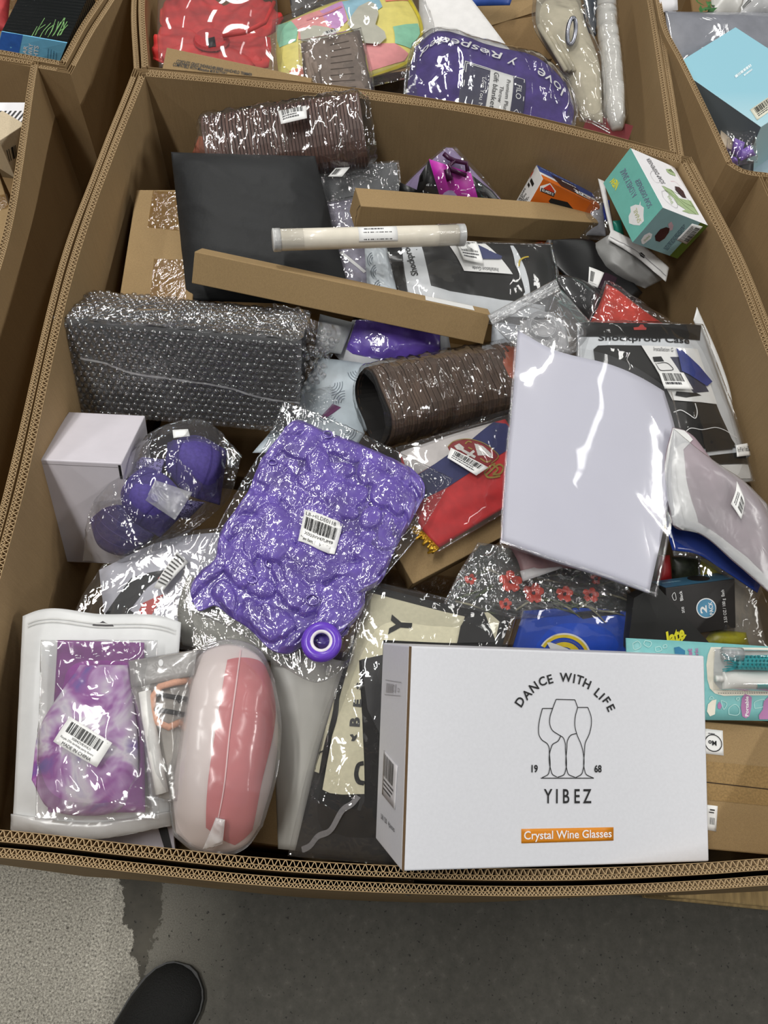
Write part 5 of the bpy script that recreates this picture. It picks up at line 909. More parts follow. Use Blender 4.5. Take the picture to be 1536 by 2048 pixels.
shape('cream_drop', S, ZT((1015, 1600), (1005, 1680), (1000, 1750), (950, 1770), (920, 1720), (930, 1650), (970, 1610)), CRM, cd, .0008, .04); shape('mauve_drop', S, ZT((1045, 1620), (1070, 1665), (1055, 1700), (1030, 1690), (1025, 1655)), PIN, cd, .0008, .04); shape('mauve_wave', S, ZT((1540, 1570), (1490, 1620), (1480, 1700), (1440, 1760), (1445, 1800), (1700, 1800), (1700, 1570)), PIN, cd, .0008, .05)
for q in ([(175, 1040), (220, 1015), (250, 1080), (200, 1100)], [(300, 1010), (350, 1020), (330, 1075), (290, 1050)], [(400, 1080), (440, 1070), (460, 1110), (420, 1120)], [(480, 1060), (505, 1050), (510, 1080), (488, 1085)], [(940, 1600), (965, 1570), (990, 1595)], [(1140, 1750), (1150, 1680), (1200, 1650), (1245, 1690), (1210, 1760)], [(1400, 1690), (1410, 1620), (1480, 1600), (1470, 1680)], [(1060, 1610), (1110, 1630), (1090, 1700)], [(1210, 1590), (1240, 1580), (1230, 1615)]): stroke('doodle', S, ZT(*q), .0008, PALE, cd, closed=True)
ptext(S, ZT((775, 1160), (770, 1090), (725, 1090), (730, 1160)), 'et', PIN, cd, bold=.03); ptext(S, ZT((835, 1155), (830, 1085), (795, 1085), (800, 1155)), 'ric', PIN, cd, bold=.03); shape('blue_patch', S, ZT((590, 1080), (640, 1070), (700, 1110), (700, 1160), (600, 1150)), mat('toy_blue', (40, 120, 160), .4), cd, .0007)
# brown carton in the right front corner
B = box3((1290, 1688, .685), (1600, 1716, .685), (1288, 1432, .735), .2); t = thing('brown_carton', 'brown carton in the front right corner, seam taped, two white stickers', 'box', B.base()); bo = B.build('carton', KRAFT2, t, .002); S = B.face('top')
tp = shape('brown_tape', S, [(1300, 1512), (1560, 1536), (1560, 1614), (1300, 1588)], mat('kraft_tape', (150, 122, 78), .4, .1, 400), bo, .0005, flat=True); stroke('flap_gap', S, [(1300, 1553), (1420, 1565), (1560, 1581)], .0014, mat('seam_shadow_brown', (0, 0, 0)), tp, sm=False, h=.0008)
L, o = label_px(S, [(1400, 1506), (1447, 1511), (1445, 1461), (1400, 1456)], bo, h=.0006); stroke('ring', L, ellipse(.56, .46, .36, .33, 24), .0011, INK, o, px=False, closed=True); text(L, 'Mo', .52, .46, L.H * .2, INK, o, ang=180, bold=.03); lines(L, .35, .75, .75, .85, 1, o)
L, o = label_px(S, [(1396, 1656), (1432, 1663), (1435, 1612), (1396, 1607)], bo, h=.0006); rects('small_print', L, [(.6, .8, .85, .85), (.55, .7, .82, .74)] + [(.62 + .07 * k, .25, .65 + .07 * k, .52) for k in range(4)], INK, o)

# ================================================================== tote bag
S = Patch([(590, 1702, .66), (680, 1712, .66), (800, 1725, .66)], [(800, 1725, .66), (940, 1480, .69), (1022, 1235, .715)], [(745, 1172, .735), (880, 1205, .728), (1022, 1235, .715)], [(590, 1702, .66), (640, 1500, .69), (690, 1330, .715), (745, 1172, .735)])
t = thing('tote_bag', 'folded cream and black canvas bag with Y and VIBES lettering in clear film', 'bag', mid((740, 1450, .62))); setdisp(S, pillow(.014, k=4., wr=.0015, ws=16, seed=2)); bb = sheet('black_canvas', S, mat('black_canvas', (26, 24, 23), .8, .12, 120), t, 40, 50, th=.003, under=.01)
CAN = mat('cream_canvas', (222, 216, 186), .8, .03, 200, .25, 900, .0006); ZB = lambda *q: [(560 + x / 3.2, 1160 + y / 3.2) for x, y in q]
cp = shape('cream_panel', S, ZB((575, 82), (1180, 235), (1130, 405), (660, 385), (655, 480), (505, 515), (515, 700), (530, 1000), (540, 1368), (400, 1372), (320, 1362), (272, 1340), (300, 1180), (380, 760), (440, 540)), CAN, t, .0022, .025)
shape('cream_strip', S, ZB((290, 760), (360, 730), (330, 880), (300, 1000), (250, 1235), (198, 1215), (225, 1080), (255, 900)), CAN, t, .0022, .03); shape('cream_corner', S, ZB((1290, 262), (1402, 268), (1375, 385), (1345, 310)), CAN, t, .0022, .02); shape('black_fold', S, ZB((1180, 250), (1290, 255), (1340, 300), (1365, 400), (1130, 405), (1150, 300)), mat('black_canvas_smooth', (30, 29, 29), .5, .1, 60), t, .004, .03)
ptext(S, ZB((848, 380), (848, 270), (720, 235), (690, 350))[0:0] or ZB((835, 365), (850, 225), (715, 222), (690, 350)), 'Y', INK, cp, h=.003, bold=.05)
for ch, q in (('B', ((510, 940), (512, 878), (447, 878), (444, 935))), ('E', ((520, 815), (524, 762), (470, 765), (466, 808))), ('S', ((520, 705), (522, 655), (490, 655), (486, 700)))): ptext(S, ZB(*q), ch, INK, cp, h=.003, bold=.05)
shape('heart', S, ZB((445, 990), (465, 985), (475, 1000), (492, 985), (492, 1005), (475, 1030), (455, 1030), (462, 1010)), INK, cp, .003, .02); stroke('letter_C', S, ZB((535, 1170), (500, 1185), (488, 1230), (500, 1285), (540, 1300)), .0055, INK, cp, h=.003)
stroke('smile_mark', S, ZB((222, 1085), (250, 1098), (280, 1092)), .0018, INK, t, h=.0035); stroke('dark_strap', S, ZB((450, 380), (420, 480), (395, 600), (345, 900), (300, 1050), (265, 1240)), .0065, BLACK, t, h=.0032); shape('charcoal_lining', S, ZB((520, 510), (655, 480), (645, 1000), (560, 830), (530, 600)), mat('charcoal_lining', (46, 45, 46), .6, .1), t, .0026, .03)
stroke('grey_ribbon', S, ZB((500, 1380), (470, 1420), (400, 1470), (330, 1590), (230, 1650), (200, 1690), (140, 1725)), .0085, mat('grey_ribbon', (136, 134, 136), .6, .05, 300), t, h=.004)
S2 = Patch([(575, 1712, .67), (680, 1722, .67), (800, 1732, .67)], [(800, 1732, .67), (950, 1480, .70), (1035, 1228, .725)], [(735, 1160, .752), (880, 1192, .745), (1035, 1228, .725)], [(575, 1712, .67), (625, 1500, .70), (680, 1330, .728), (735, 1160, .752)]); filmsheet(S2, CLEAR, t, 70, 90, .016, .0025, 26, 3, k=4.)
# pale mailers between pouch and tote
S = Patch([(556, 1698, .655), (600, 1702, .655)], [(600, 1702, .655), (640, 1500, .685), (700, 1325, .715)], [(540, 1302, .72), (620, 1310, .72), (700, 1325, .715)], [(556, 1698, .655), (548, 1500, .69), (540, 1302, .72)]); own(soft('pale_grey_mailer', S, mat('pale_grey_poly', (176, 174, 168), .4, .05, 8), None, .006, 20, 30, wr=.0012, ws=16), 'pale grey mailer standing between the striped pouch and the tote bag', 'bag')
S = Patch([(365, 1290, .71), (470, 1310, .715), (590, 1330, .715)], [(590, 1330, .715), (600, 1290, .722)], [(375, 1150, .735), (480, 1190, .735), (600, 1290, .722)], [(365, 1290, .71), (355, 1220, .725), (375, 1150, .735)]); t = thing('clear_box_bag', 'clear bag with a pale grey insert below the purple balloons', 'bag', mid((470, 1250, .68))); soft('pale_insert', S, mat('pale_insert2', (172, 172, 164), .5, .08, 20), t, .004, 20, 20); S2 = Patch([(358, 1298, .715), (470, 1318, .72), (600, 1340, .72)], [(600, 1340, .72), (612, 1290, .728)], [(368, 1135, .742), (480, 1180, .742), (612, 1290, .728)], [(358, 1298, .715), (348, 1220, .73), (368, 1135, .742)]); filmsheet(S2, CRINK, t, 60, 50, .010, .004, 40, 3)

# ================================================================== striped pouch
S = Patch([(352, 1665, .73), (390, 1695, .725), (440, 1706, .722), (490, 1690, .725), (520, 1650, .73)], [(520, 1650, .73), (545, 1560, .745), (556, 1450, .75), (545, 1365, .75)], [(378, 1370, .755), (400, 1310, .757), (455, 1288, .757), (515, 1310, .755), (545, 1365, .75)], [(352, 1665, .73), (345, 1580, .74), (358, 1470, .75), (378, 1370, .755)])
t = thing('striped_pouch', 'pink and white striped zip pouch in frosted film, bulging at the front', 'pouch', mid((450, 1500, .69))); setdisp(S, pillow(.05, k=2.2)); pb = sheet('pouch_body', S, mat('pouch_cream', (226, 212, 208), .6, .015, 10), t, 40, 50, th=.002, under=.03)
PK = mat('pouch_pink', (200, 112, 114), .6, .03, 30); shape('pink_stripe', S, [(455, 1320), (540, 1345), (550, 1400), (530, 1540), (505, 1660), (470, 1690), (412, 1655), (425, 1500)], PK, pb, .0012, .035); stroke('film_seam', S, [(482, 1300), (462, 1450), (448, 1580), (425, 1690)], .0012, mat('seam_pale', (236, 200, 200), .4), pb, h=.003)
S2 = Patch([(346, 1672, .735), (390, 1704, .73), (440, 1714, .726), (490, 1698, .73), (526, 1652, .735)], [(526, 1652, .735), (552, 1560, .75), (563, 1450, .755), (550, 1360, .756)], [(372, 1365, .761), (395, 1300, .763), (455, 1278, .763), (520, 1300, .761), (550, 1360, .756)], [(346, 1672, .735), (338, 1580, .745), (351, 1470, .755), (372, 1365, .761)]); filmsheet(S2, film('pouch_frost', haze=.16, rough=.18, gloss=.9, bscale=18, bstr=.4, bdist=.003), t, 60, 70, .054, .0022, 22, 4, k=2.2, under=.02)
S2 = quad((405, 1700, .75), (445, 1690, .75), (450, 1640, .772), (432, 1635, .772)); filmsheet(S2, MILK, t, 20, 20, .004, .003, 60, 2, name='film_tail')
# small zip bag with bands
S = Patch([(305, 1592, .742), (345, 1598, .74), (372, 1585, .742)], [(372, 1585, .742), (365, 1470, .755), (393, 1300, .768)], [(258, 1322, .768), (393, 1300, .768)], [(305, 1592, .742), (285, 1450, .758), (265, 1380, .765), (258, 1322, .768)])
t = thing('hair_band_bag', 'small clear zip bag with a peach band and a white tube inside', 'bag', mid((330, 1450, .72))); setdisp(S, pillow(.004)); sheet('grey_insert', S, mat('warm_grey_insert', (170, 164, 156), .6, .06), t, 12, 20, th=.001)
rod(S, [(385, 1360), (350, 1367), (322, 1375), (308, 1395), (306, 1420), (318, 1445), (340, 1455), (372, 1440)], .0042, mat('peach_felt', (220, 164, 136), .8, .05, 300), t, .008, 'peach_band'); rod(S, [(316, 1390), (345, 1395), (378, 1398)], .003, DARK, t, .009, 'dark_band'); rod(S, [(312, 1420), (345, 1425), (378, 1428)], .003, DARK, t, .009, 'dark_band'); rod(S, [(362, 1392), (358, 1400), (362, 1408), (368, 1402)], .001, DARK, t, .012, 'loop', 6)
rod(S, [(292, 1385), (300, 1440), (312, 1510), (326, 1585)], .0075, mat('tube_white', (226, 224, 220), .35), t, .008, 'white_tube', 12)
S3 = quad((262, 1375, .775), (388, 1350, .775), (393, 1302, .776), (258, 1324, .776)); hs = sheet('zip_header', S3, film('bag_header_film', haze=.55, rough=.3, gloss=.5, hazecol=(.72, .70, .68)), t, 10, 5, th=.0008); shape('hang_hole', S3, ellipse(322, 1326, 5, 7, 14), WINK, hs, .001, flat=True)
S2 = Patch([(300, 1598, .75), (345, 1604, .748), (376, 1590, .75)], [(376, 1590, .75), (370, 1470, .765), (396, 1298, .777)], [(256, 1320, .777), (396, 1298, .777)], [(300, 1598, .75), (280, 1450, .766), (262, 1380, .773), (256, 1320, .777)]); filmsheet(S2, FROST if False else film('bag_film_soft', haze=.10, rough=.12, gloss=1., bscale=25, bstr=.4), t, 40, 50, .012, .0015, 30, 5)

# tie-dye pouch
def tiedye():
    m, nt, bs = nodes_of('tie_dye_cloth'); v = coords(nt); n = noise(nt, v, 16, 3, .6, .8)
    lk(nt, ramp(nt, n, [(.28, lin((104, 88, 160))), (.40, lin((150, 84, 156))), (.48, lin((186, 150, 194))), (.56, lin((214, 206, 216))), (.70, lin((140, 116, 178)))]), bs.inputs['Base Color']); bs.inputs['Roughness'].default_value = .8; return m
S = Patch([(25, 1650, .715), (180, 1668, .712), (340, 1645, .712)], [(340, 1645, .712), (348, 1450, .738), (362, 1245, .752)], [(45, 1232, .752), (70, 1222, .753), (200, 1228, .753), (345, 1238, .753), (362, 1245, .752)], [(25, 1650, .715), (35, 1450, .738), (45, 1232, .752)])
t = thing('tie_dye_pouch', 'white-framed hang pouch of purple tie-dye cloth with a barcode label', 'pouch', mid((190, 1450, .68))); setdisp(S, pillow(.010, k=4., wr=.0008, ws=15)); pb = sheet('pouch_body', S, mat('pouch_white2', (212, 213, 213), .35, .015), t, 40, 50, th=.002, under=.008)
S1 = quad((95, 1625, .738), (290, 1625, .736), (288, 1285, .764), (115, 1280, .765)); setdisp(S1, pillow(.006, k=4., wr=.001, ws=20)); sheet('dyed_cloth', S1, mat('violet_cloth', (140, 60, 144), .8, .12, 30), t, 24, 30, th=.002)
S4 = Patch([(62, 1560, .742), (95, 1615, .738), (170, 1632, .736), (240, 1618, .738), (278, 1565, .742)], [(278, 1565, .742), (275, 1470, .755), (255, 1330, .77)], [(160, 1330, .772), (255, 1330, .77)], [(62, 1560, .742), (75, 1470, .755), (160, 1330, .772)]); setdisp(S4, pillow(.02, k=2.4, wr=.003, ws=18, seed=6, wy=.5)); sheet('drawstring_pouch', S4, tiedye(), t, 40, 40, th=.002)
shape('hang_hole', S, [(185, 1250), (190, 1246), (200, 1246), (206, 1242), (212, 1246), (226, 1249), (228, 1254), (188, 1254)], mat('hole_grey', (0, 0, 0)), pb, .0008, .02)
for q in (.945, .928): stroke('zip_line', S, [(.04, q), (.5, q + .002), (.97, q)], .0016, mat('zip_pale', (0, 0, 0)), pb, px=False, h=.0016)
S2 = quad((70, 1640, .75), (318, 1640, .748), (315, 1280, .774), (82, 1280, .775)); filmsheet(S2, film('window_film', haze=.09, gloss=1.5, rough=.08, bscale=26, bstr=.45, bdist=.003), t, 70, 80, .022, .003, 26, 5, k=3.)
L, o = label_px(S2, [(107, 1483), (194, 1535), (225, 1486), (140, 1433)], t, h=.0012); barcode(L, .1, .5, .86, .9, o, n=32, h=.0005); text(L, 'X004ZVRVHU1', .5, .42, L.H * .09, INK, o, h=.0005); text(L, 'Purple 27th birthday party favors', .45, .28, L.H * .10, INK, o, h=.0005, width=L.W * .75); text(L, 'MADE IN CHINA', .5, .12, L.H * .12, INK, o, h=.0005)
S2 = Patch([(20, 1662, .712), (180, 1680, .71), (345, 1652, .71)], [(345, 1652, .71), (342, 1622, .722)], [(22, 1628, .725), (180, 1646, .724), (342, 1622, .722)], [(20, 1662, .712), (22, 1628, .725)]); filmsheet(S2, MILK, t, 40, 10, .004, .002, 30, 2, name='film_hem')
S = quad((190, 1700, .66), (350, 1700, .66), (342, 1625, .67), (200, 1640, .67)); t = thing('white_black_booklet', 'white glossy booklet with a black stripe under the tie-dye pouch', 'booklet', mid((270, 1670, .63))); sheet('cover', S, mat('white_gloss', (206, 200, 208), .25, .03), t, 4, 4, th=.006, smooth=False); shape('black_stripe', S, [(312, 1640), (330, 1635), (345, 1700), (330, 1700)], INK, t, .0008, flat=True)
# printed papers in a clear bag
S = Patch([(215, 1275, .66), (320, 1275, .665), (400, 1270, .66)], [(400, 1270, .66), (430, 1180, .672), (500, 1060, .68)], [(198, 1140, .675), (330, 1080, .68), (500, 1060, .68)], [(215, 1275, .66), (205, 1200, .67), (198, 1140, .675)]); t = thing('print_pack', 'clear bag of white sheets with a black and red print, below the caps', 'pack', mid((320, 1170, .63)))
p = sheet('white_sheets', S, mat('sheet_white', (206, 206, 218), .45, .02), t, 12, 12, th=.004); ZP = lambda *q: [(120 + x / 3.49, 1080 + y / 3.49) for x, y in q]
shape('black_print', S, ZP((310, 525), (500, 265), (740, 210), (680, 280), (610, 330), (490, 490), (540, 525)), INK, p, .0008, .05); shape('red_print', S, ZP((535, 525), (580, 440), (730, 375), (640, 525)), mat('print_red', (204, 40, 34), .4), p, .0008, .05); shape('red_print', S, ZP((680, 272), (740, 215), (720, 268)), mat('print_red', (0, 0, 0)), p, .0009, .05)
L, o = label_px(S, ZP((735, 372), (905, 180), (830, 108), (672, 350)), t, h=.014, m=PAPER); Lr = S.sub(ZP((672, 350), (735, 372), (905, 180), (830, 108)), .0148); lines(Lr, .1, .1, .95, .95, 9, o, INK, 5)
S2 = Patch([(130, 1290, .662), (300, 1290, .67), (420, 1280, .668)], [(420, 1280, .668), (445, 1180, .68), (505, 1050, .69)], [(205, 1130, .684), (330, 1072, .69), (505, 1050, .69)], [(130, 1290, .662), (160, 1200, .672), (205, 1130, .684)]); filmsheet(S2, CLEAR, t, 60, 60, .008, .0025, 28, 6)

# ================================================================== cartons at the bottom of the bins
def filler(label, x0, y0, x1, y1, z0, z1, group, yaw=0., m=None):
    a = np.array([math.cos(yaw), math.sin(yaw), 0]); b = np.array([-math.sin(yaw), math.cos(yaw), 0]); Bx = Box((x0, y0, z1), a, b, (x1 - x0, y1 - y0, z1 - z0))
    t = thing('carton', label, 'box', Bx.base(), group); bo = Bx.build('carton_body', m or KRAFT, t, .002, 1); rects('tape_seam', Bx.face('top'), [(0, .44, 1, .56)], TAPE, bo, .0005); return t
G1 = 'cartons at the bottom of the middle bin'
for (lab, x0, y0, x1, y1, z1) in (('caps', -.43, .40, -.14, .70, .36), ('striped pouch', -.37, .08, -.08, .37, .36), ('tote bag', -.05, .08, .24, .37, .36), ('frosted pouch', .27, .12, .55, .42, .36), ('flag', -.11, .40, .19, .70, .37), ('tablet case pack with the header', .22, .45, .52, .75, .37),
                                  ('bubble wrap', -.47, .73, -.17, 1.02, .36), ('long brown boxes', -.14, .73, .16, 1.02, .37), ('grey zip pouch', .19, .78, .46, 1.05, .36), ('sleeve stack at the back', -.48, 1.05, -.12, 1.23, .37), ('glue box', -.09, 1.05, .38, 1.22, .36)):
    filler('brown carton deep in the pile under the ' + lab, x0, y0, x1, y1, .153, z1, G1)
# ================================================================== bin behind
G2 = 'cartons at the bottom of the rear bin'
for lab, x0, x1 in (('red flower', -.49, -.2), ('pastel tablet case', -.17, .10), ('curtain', .13, .33)): filler('brown carton low in the rear bin under the ' + lab, x0, 1.36, x1, 2.1, .153, .40, G2)
RC = mat('red_organza', (196, 46, 44), .6, .16, 26, .2, 500, .001); c = P(423, 85, .775)
t = thing('red_flower_pack', 'red fabric flower lantern in a glossy clear bag, in the rear bin', 'decoration', c - (0, 0, .08))
for k in range(7):
    q = 2 * math.pi * k / 7 + .3; dv = np.array([math.cos(q), math.sin(q), 0]); sv = np.array([-math.sin(q), math.cos(q), 0]); R_ = .085 if math.sin(q) < -.2 else (.10 if abs(math.cos(q)) > .6 else .17)
    e = lambda r_, s_, z_: c + dv * r_ + sv * s_ + np.array([0, 0, z_]); Sp = Patch([e(.025, -.022, -.004), e(.6 * R_, -.07, -.012), e(R_, -.055, -.02)], [e(R_, -.055, -.02), e(R_ + .012, 0, -.012), e(R_, .055, -.02)], [e(.025, .022, -.004), e(.6 * R_, .07, -.012), e(R_, .055, -.02)], [e(.025, -.02, -.005), e(.025, .02, -.005)], world=True)
    Sp.disp = lambda u, v: .006 * (1 - np.abs(2 * np.asarray(v) - 1)**2) + .0035 * np.asarray(u) * np.sin(np.asarray(v) * 24) + .001 * ridge(np.asarray(u) * 6, np.asarray(v) * 5, 3); sheet('petal', Sp, RC, t, 18, 40, th=.0012)
K = 28; V = [c + np.array([math.cos(6.2832 * k / K) * .034, math.sin(6.2832 * k / K) * .034, .004]) for k in range(K)] + [c + np.array([math.cos(6.2832 * k / K) * .03, math.sin(6.2832 * k / K) * .03, .009]) for k in range(K)]; ce = mesh('flower_centre', V, [tuple(range(K, 2 * K))] + [(k, (k + 1) % K, K + (k + 1) % K, K + k) for k in range(K)], mat('red_felt', (178, 34, 38), .7, .08, 200), t)
Sc = quad((417, 94, .7855), (432, 92, .7855), (429, 73, .7855), (414, 77, .7855)); sheet('black_patch', Sc, INK, ce, 2, 2, th=.001)
rod2 = lambda px, r_, m_, n_: tube(n_, [P(*q) for q in px], r_, m_, t, 8); rod2([(445, 72, .79), (490, 65, .795), (530, 45, .795), (548, 5, .795)], .004, RC, 'red_strap')
S2 = Patch([(318, 135, .77), (430, 130, .785), (548, 150, .765)], [(548, 150, .765), (556, 60, .79), (550, -40, .79)], [(318, -40, .79), (430, -40, .80), (550, -40, .79)], [(318, 135, .77), (314, 50, .79), (318, -40, .79)]); filmsheet(S2, film('flower_bag_film', haze=.05, gloss=.6, rough=.05, bscale=7, bstr=.16, bdist=.003), t, 50, 50, .035, .0006, 10, 3)
B = box3((322, 150, .772), (612, 212, .77), (363, 101, .798), .06); t = thing('trimmer_box', 'brown box printed CORDLESS GRASS SHEAR, at the rear bin rim', 'box', B.base()); bo = B.build('carton', KRAFT2, t, .001); S = B.face('top')
ptext(S, [(352, 126), (504, 153), (505, 147), (355, 119)], 'CORDLESS GRASS SHEAR&SHRUBBER HANDHELD TRIMMER', INK, bo, bold=.012); ptext(S, [(345, 132), (453, 151), (455, 145), (348, 125)], 'COMPATIBLE WITH Milwaukee M18 BATTERY', INK, bo, bold=.012)
# pastel tablet case
S = Patch([(558, 152, .745), (700, 160, .75), (822, 130, .755)], [(822, 130, .755), (846, 60, .77), (818, -15, .78)], [(552, 52, .765), (690, -2, .775), (818, -15, .78)], [(558, 152, .745), (552, 100, .755), (552, 52, .765)])
t = thing('pastel_tablet_case', 'pastel patchwork tablet case with a grey butterfly stand, in the rear bin', 'case', mid((690, 80, .70))); setdisp(S, pillow(.01, k=6.)); cs = sheet('case_shell', S, mat('case_yellow', (234, 220, 120), .45, .04), t, 24, 20, th=.004, under=.01); ZC = lambda *q: [(540 + x / 4.8, y / 4.8) for x, y in q]
PKs, GRs, LIs, BLs, COs = (mat('case_pink', (232, 152, 152), .45, .04), mat('case_mint', (142, 204, 172), .45, .05), mat('case_lilac', (206, 150, 206), .45, .04), mat('case_sky', (150, 196, 214), .45, .04), mat('case_coral', (240, 136, 112), .45, .04))
for m_, q in ((GRs, [(70, 245), (200, 205), (270, 290), (250, 400), (90, 460), (66, 380)]), (PKs, [(200, 205), (480, 100), (600, 270), (420, 420), (270, 380), (270, 290)]), (LIs, [(480, 110), (690, 15), (745, 200), (650, 290), (560, 260)]), (BLs, [(690, 20), (1040, -20), (1080, 70), (1020, 110), (760, 200)]), (GRs, [(1180, 260), (1420, 230), (1440, 330), (1350, 470), (1200, 420)]), (PKs, [(880, 420), (1200, 420), (1330, 520), (1290, 590), (950, 690)]), (COs, [(1100, -30), (1340, -30), (1330, 10), (1110, 20)]), (COs, [(180, 690), (330, 640), (330, 735), (230, 735)])): shape('colour_patch', S, ZC(*q), m_, cs, .0012, .06)
WG = mat('butterfly_grey', (190, 188, 172), .5, .03, 60)
for q in ([(290, 330), (420, 270), (560, 290), (640, 330), (620, 420), (480, 440), (300, 420)], [(740, 250), (790, 170), (850, 90), (950, 40), (1020, 70), (1040, 160), (1010, 260), (1100, 330), (1115, 390), (1050, 450), (920, 440), (860, 380), (780, 300)]): shape('butterfly_wing', S, ZC(*q), WG, t, .006, .05)
stroke('case_edge', S, ZC((960, 745), (1330, 592), (1460, 290), (1335, 0)), .008, mat('case_rim_yellow', (226, 206, 40), .4), cs, h=.001); stroke('handle_slot', S, ZC((350, 200), (560, 130), (690, 70)), .006, mat('case_pink_dark', (214, 128, 140), .45), cs, h=.002)
S2 = Patch([(545, 170, .75), (700, 178, .755), (845, 150, .76)], [(845, 150, .76), (870, 70, .775), (838, -30, .785)], [(545, 40, .775), (690, -15, .785), (838, -30, .785)], [(545, 170, .75), (540, 100, .76), (545, 40, .775)]); filmsheet(S2, SMOOTH, t, 60, 40, .016, .0025, 30, 4)
# grey-brown folded textile
B = box3((618, 200, .735), (748, 212, .735), (600, 86, .78), .06); t = thing('folded_textile', 'taupe folded textile in a clear wrap leaning at the rear bin rim', 'textile', B.base()); TA = mat('taupe_cloth', (132, 118, 108), .85, .06, 80, .4, 700, .001)
S = Patch([(616, 205, .735), (748, 215, .735)], [(748, 215, .735), (735, 130, .76), (719, 60, .785)], [(602, 86, .782), (719, 60, .785)], [(616, 205, .735), (608, 150, .757), (602, 86, .782)]); setdisp(S, pillow(.016, k=6.)); sheet('cloth_front', S, TA, t, 24, 24, th=.004, under=.02)
for k in range(3): tube('cloth_fold', [P(614 + 7 * k, 108 + 8 * k, .789), P(620 + 7 * k, 150, .772), P(630 + 7 * k, 200, .752)], .0055, TA, t, 10)
for k in range(9): tube('rib', [S.pos(np.array(.35 + .012 * k), np.array(.08 + .09 * k), .0005), S.pos(np.array(.75), np.array(.10 + .09 * k), .0005)], .0009, mat('taupe_dark', (116, 104, 95), .9), t, 5)
S2 = Patch([(608, 205, .742), (756, 215, .742)], [(756, 215, .742), (742, 130, .768), (722, 55, .795)], [(596, 80, .792), (722, 55, .795)], [(608, 205, .742), (600, 150, .764), (596, 80, .792)]); filmsheet(S2, WRAP, t, 50, 60, .02, .002, 40, 6, k=5.)
L = quad((650, 70, .803), (678, 62, .803), (675, 56, .803), (646, 64, .803)); o = sheet('label', L, PAPER, t, 3, 3, th=.0005); barcode(L, .15, .2, .85, .9, o, n=10)
# white envelope, blue pack, open carton behind
S = Patch([(838, 80, .745), (1026, 108, .755)], [(1026, 108, .755), (975, 40, .775), (925, -25, .79)], [(838, -25, .785), (925, -25, .79)], [(838, 80, .745), (838, -25, .785)]); t = own(soft('white_envelope', S, mat('envelope_white', (226, 224, 222), .5, .02), None, .004, 14, 14), 'large white envelope behind the purple blanket', 'envelope')
B = box3((935, 150, .66), (1105, 118, .66), (950, 52, .70), .25); t = thing('open_carton', 'brown open carton behind the envelope in the rear bin', 'box', B.base()); bo = B.build('carton', KRAFT, t, .002); S = quad((945, 62, .70), (1085, 20, .70), (1080, -30, .73), (930, -20, .73)); sheet('flap', S, KRAFT2, t, 3, 3, th=.006, smooth=False)
S = quad((930, 12, .745), (1020, 10, .745), (1030, -20, .76), (920, -20, .76)); own(soft('blue_pack', S, mat('blue_pack', (52, 86, 168), .4, .06), None, .008, 12, 8), 'blue pack at the top edge behind the envelope', 'pack')
# purple blanket
S = Patch([(812, 222, .735), (960, 250, .74), (1135, 275, .735)], [(1135, 275, .735), (1148, 220, .748), (1132, 165, .762)], [(832, 92, .785), (870, 64, .79), (990, 92, .785), (1080, 118, .778), (1132, 165, .762)], [(812, 222, .735), (818, 150, .76), (832, 92, .785)])
t = thing('purple_blanket', 'purple throw blanket with white script in clear film, rear bin', 'blanket', mid((980, 180, .70))); setdisp(S, pillow(.03, k=3., wr=.003, ws=16, seed=5, wy=.3)); sheet('blanket', S, mat('purple_plush', (74, 56, 128), .85, .12, 40, .4, 600, .001), t, 50, 40, th=.004, under=.03)
text(S, 'Respected', .30, .78, .026, WINK, t, ang=177, h=.0035, width=.165, shear=.2, bold=.005); text(S, 'love', .83, .60, .03, WINK, t, ang=172, h=.0035, shear=.2, width=.06); text(S, 'y', .60, .70, .022, WINK, t, ang=174, h=.0035, shear=.2)
L = S.sub([(928, 123), (912, 238), (1040, 258), (1050, 162)], .003); o = sheet('label', L, PAPER, t, 10, 8, th=.0005); NAV = mat('label_navy', (44, 42, 72), .5); [shape('navy_panel', L, q, NAV, o, .0008, .08, px=False) for q in ([(0, .8), (1, .8), (1, 1), (0, 1)], [(0, 0), (1, 0), (1, .42), (0, .42)])]; [stroke('label_frame', L, q, .0016, WINK, o, h=.0014, px=False, sm=False) for q in ([(.02, .42), (.02, .02), (.5, .02), (1, .02)], [(.02, .8), (.02, .98), (.5, .98), (1, .98)], [(.05, .42), (.05, .05), (.5, .05), (1, .05)])]
for s_, u, v, hh in (('FILO', .36, .895, .085), ('Premium Plush', .5, .72, .06), ('Throw', .5, .62, .06), ('Gift blankets', .45, .52, .08), ('Love You More', .62, .34, .06)): text(L, s_, u, v, L.H * hh, WINK if v > .8 or v < .4 else INK, o, h=.0012, sx=1.1)
stroke('diamond', L, [(.72, .895), (.78, .94), (.84, .895), (.78, .85)], .0012, WINK, o, px=False, closed=True, sm=False, h=.0012)
S2 = Patch([(805, 228, .745), (960, 258, .75), (1140, 282, .745)], [(1140, 282, .745), (1156, 220, .758), (1140, 158, .772)], [(824, 86, .795), (868, 56, .80), (990, 84, .795), (1085, 110, .788), (1140, 158, .772)], [(805, 228, .745), (810, 150, .77), (824, 86, .795)]); filmsheet(S2, film('blanket_film', haze=.05, gloss=1.6, rough=.07, bscale=24, bstr=.5, bdist=.003), t, 80, 50, .034, .004, 26, 7, wy=.35)
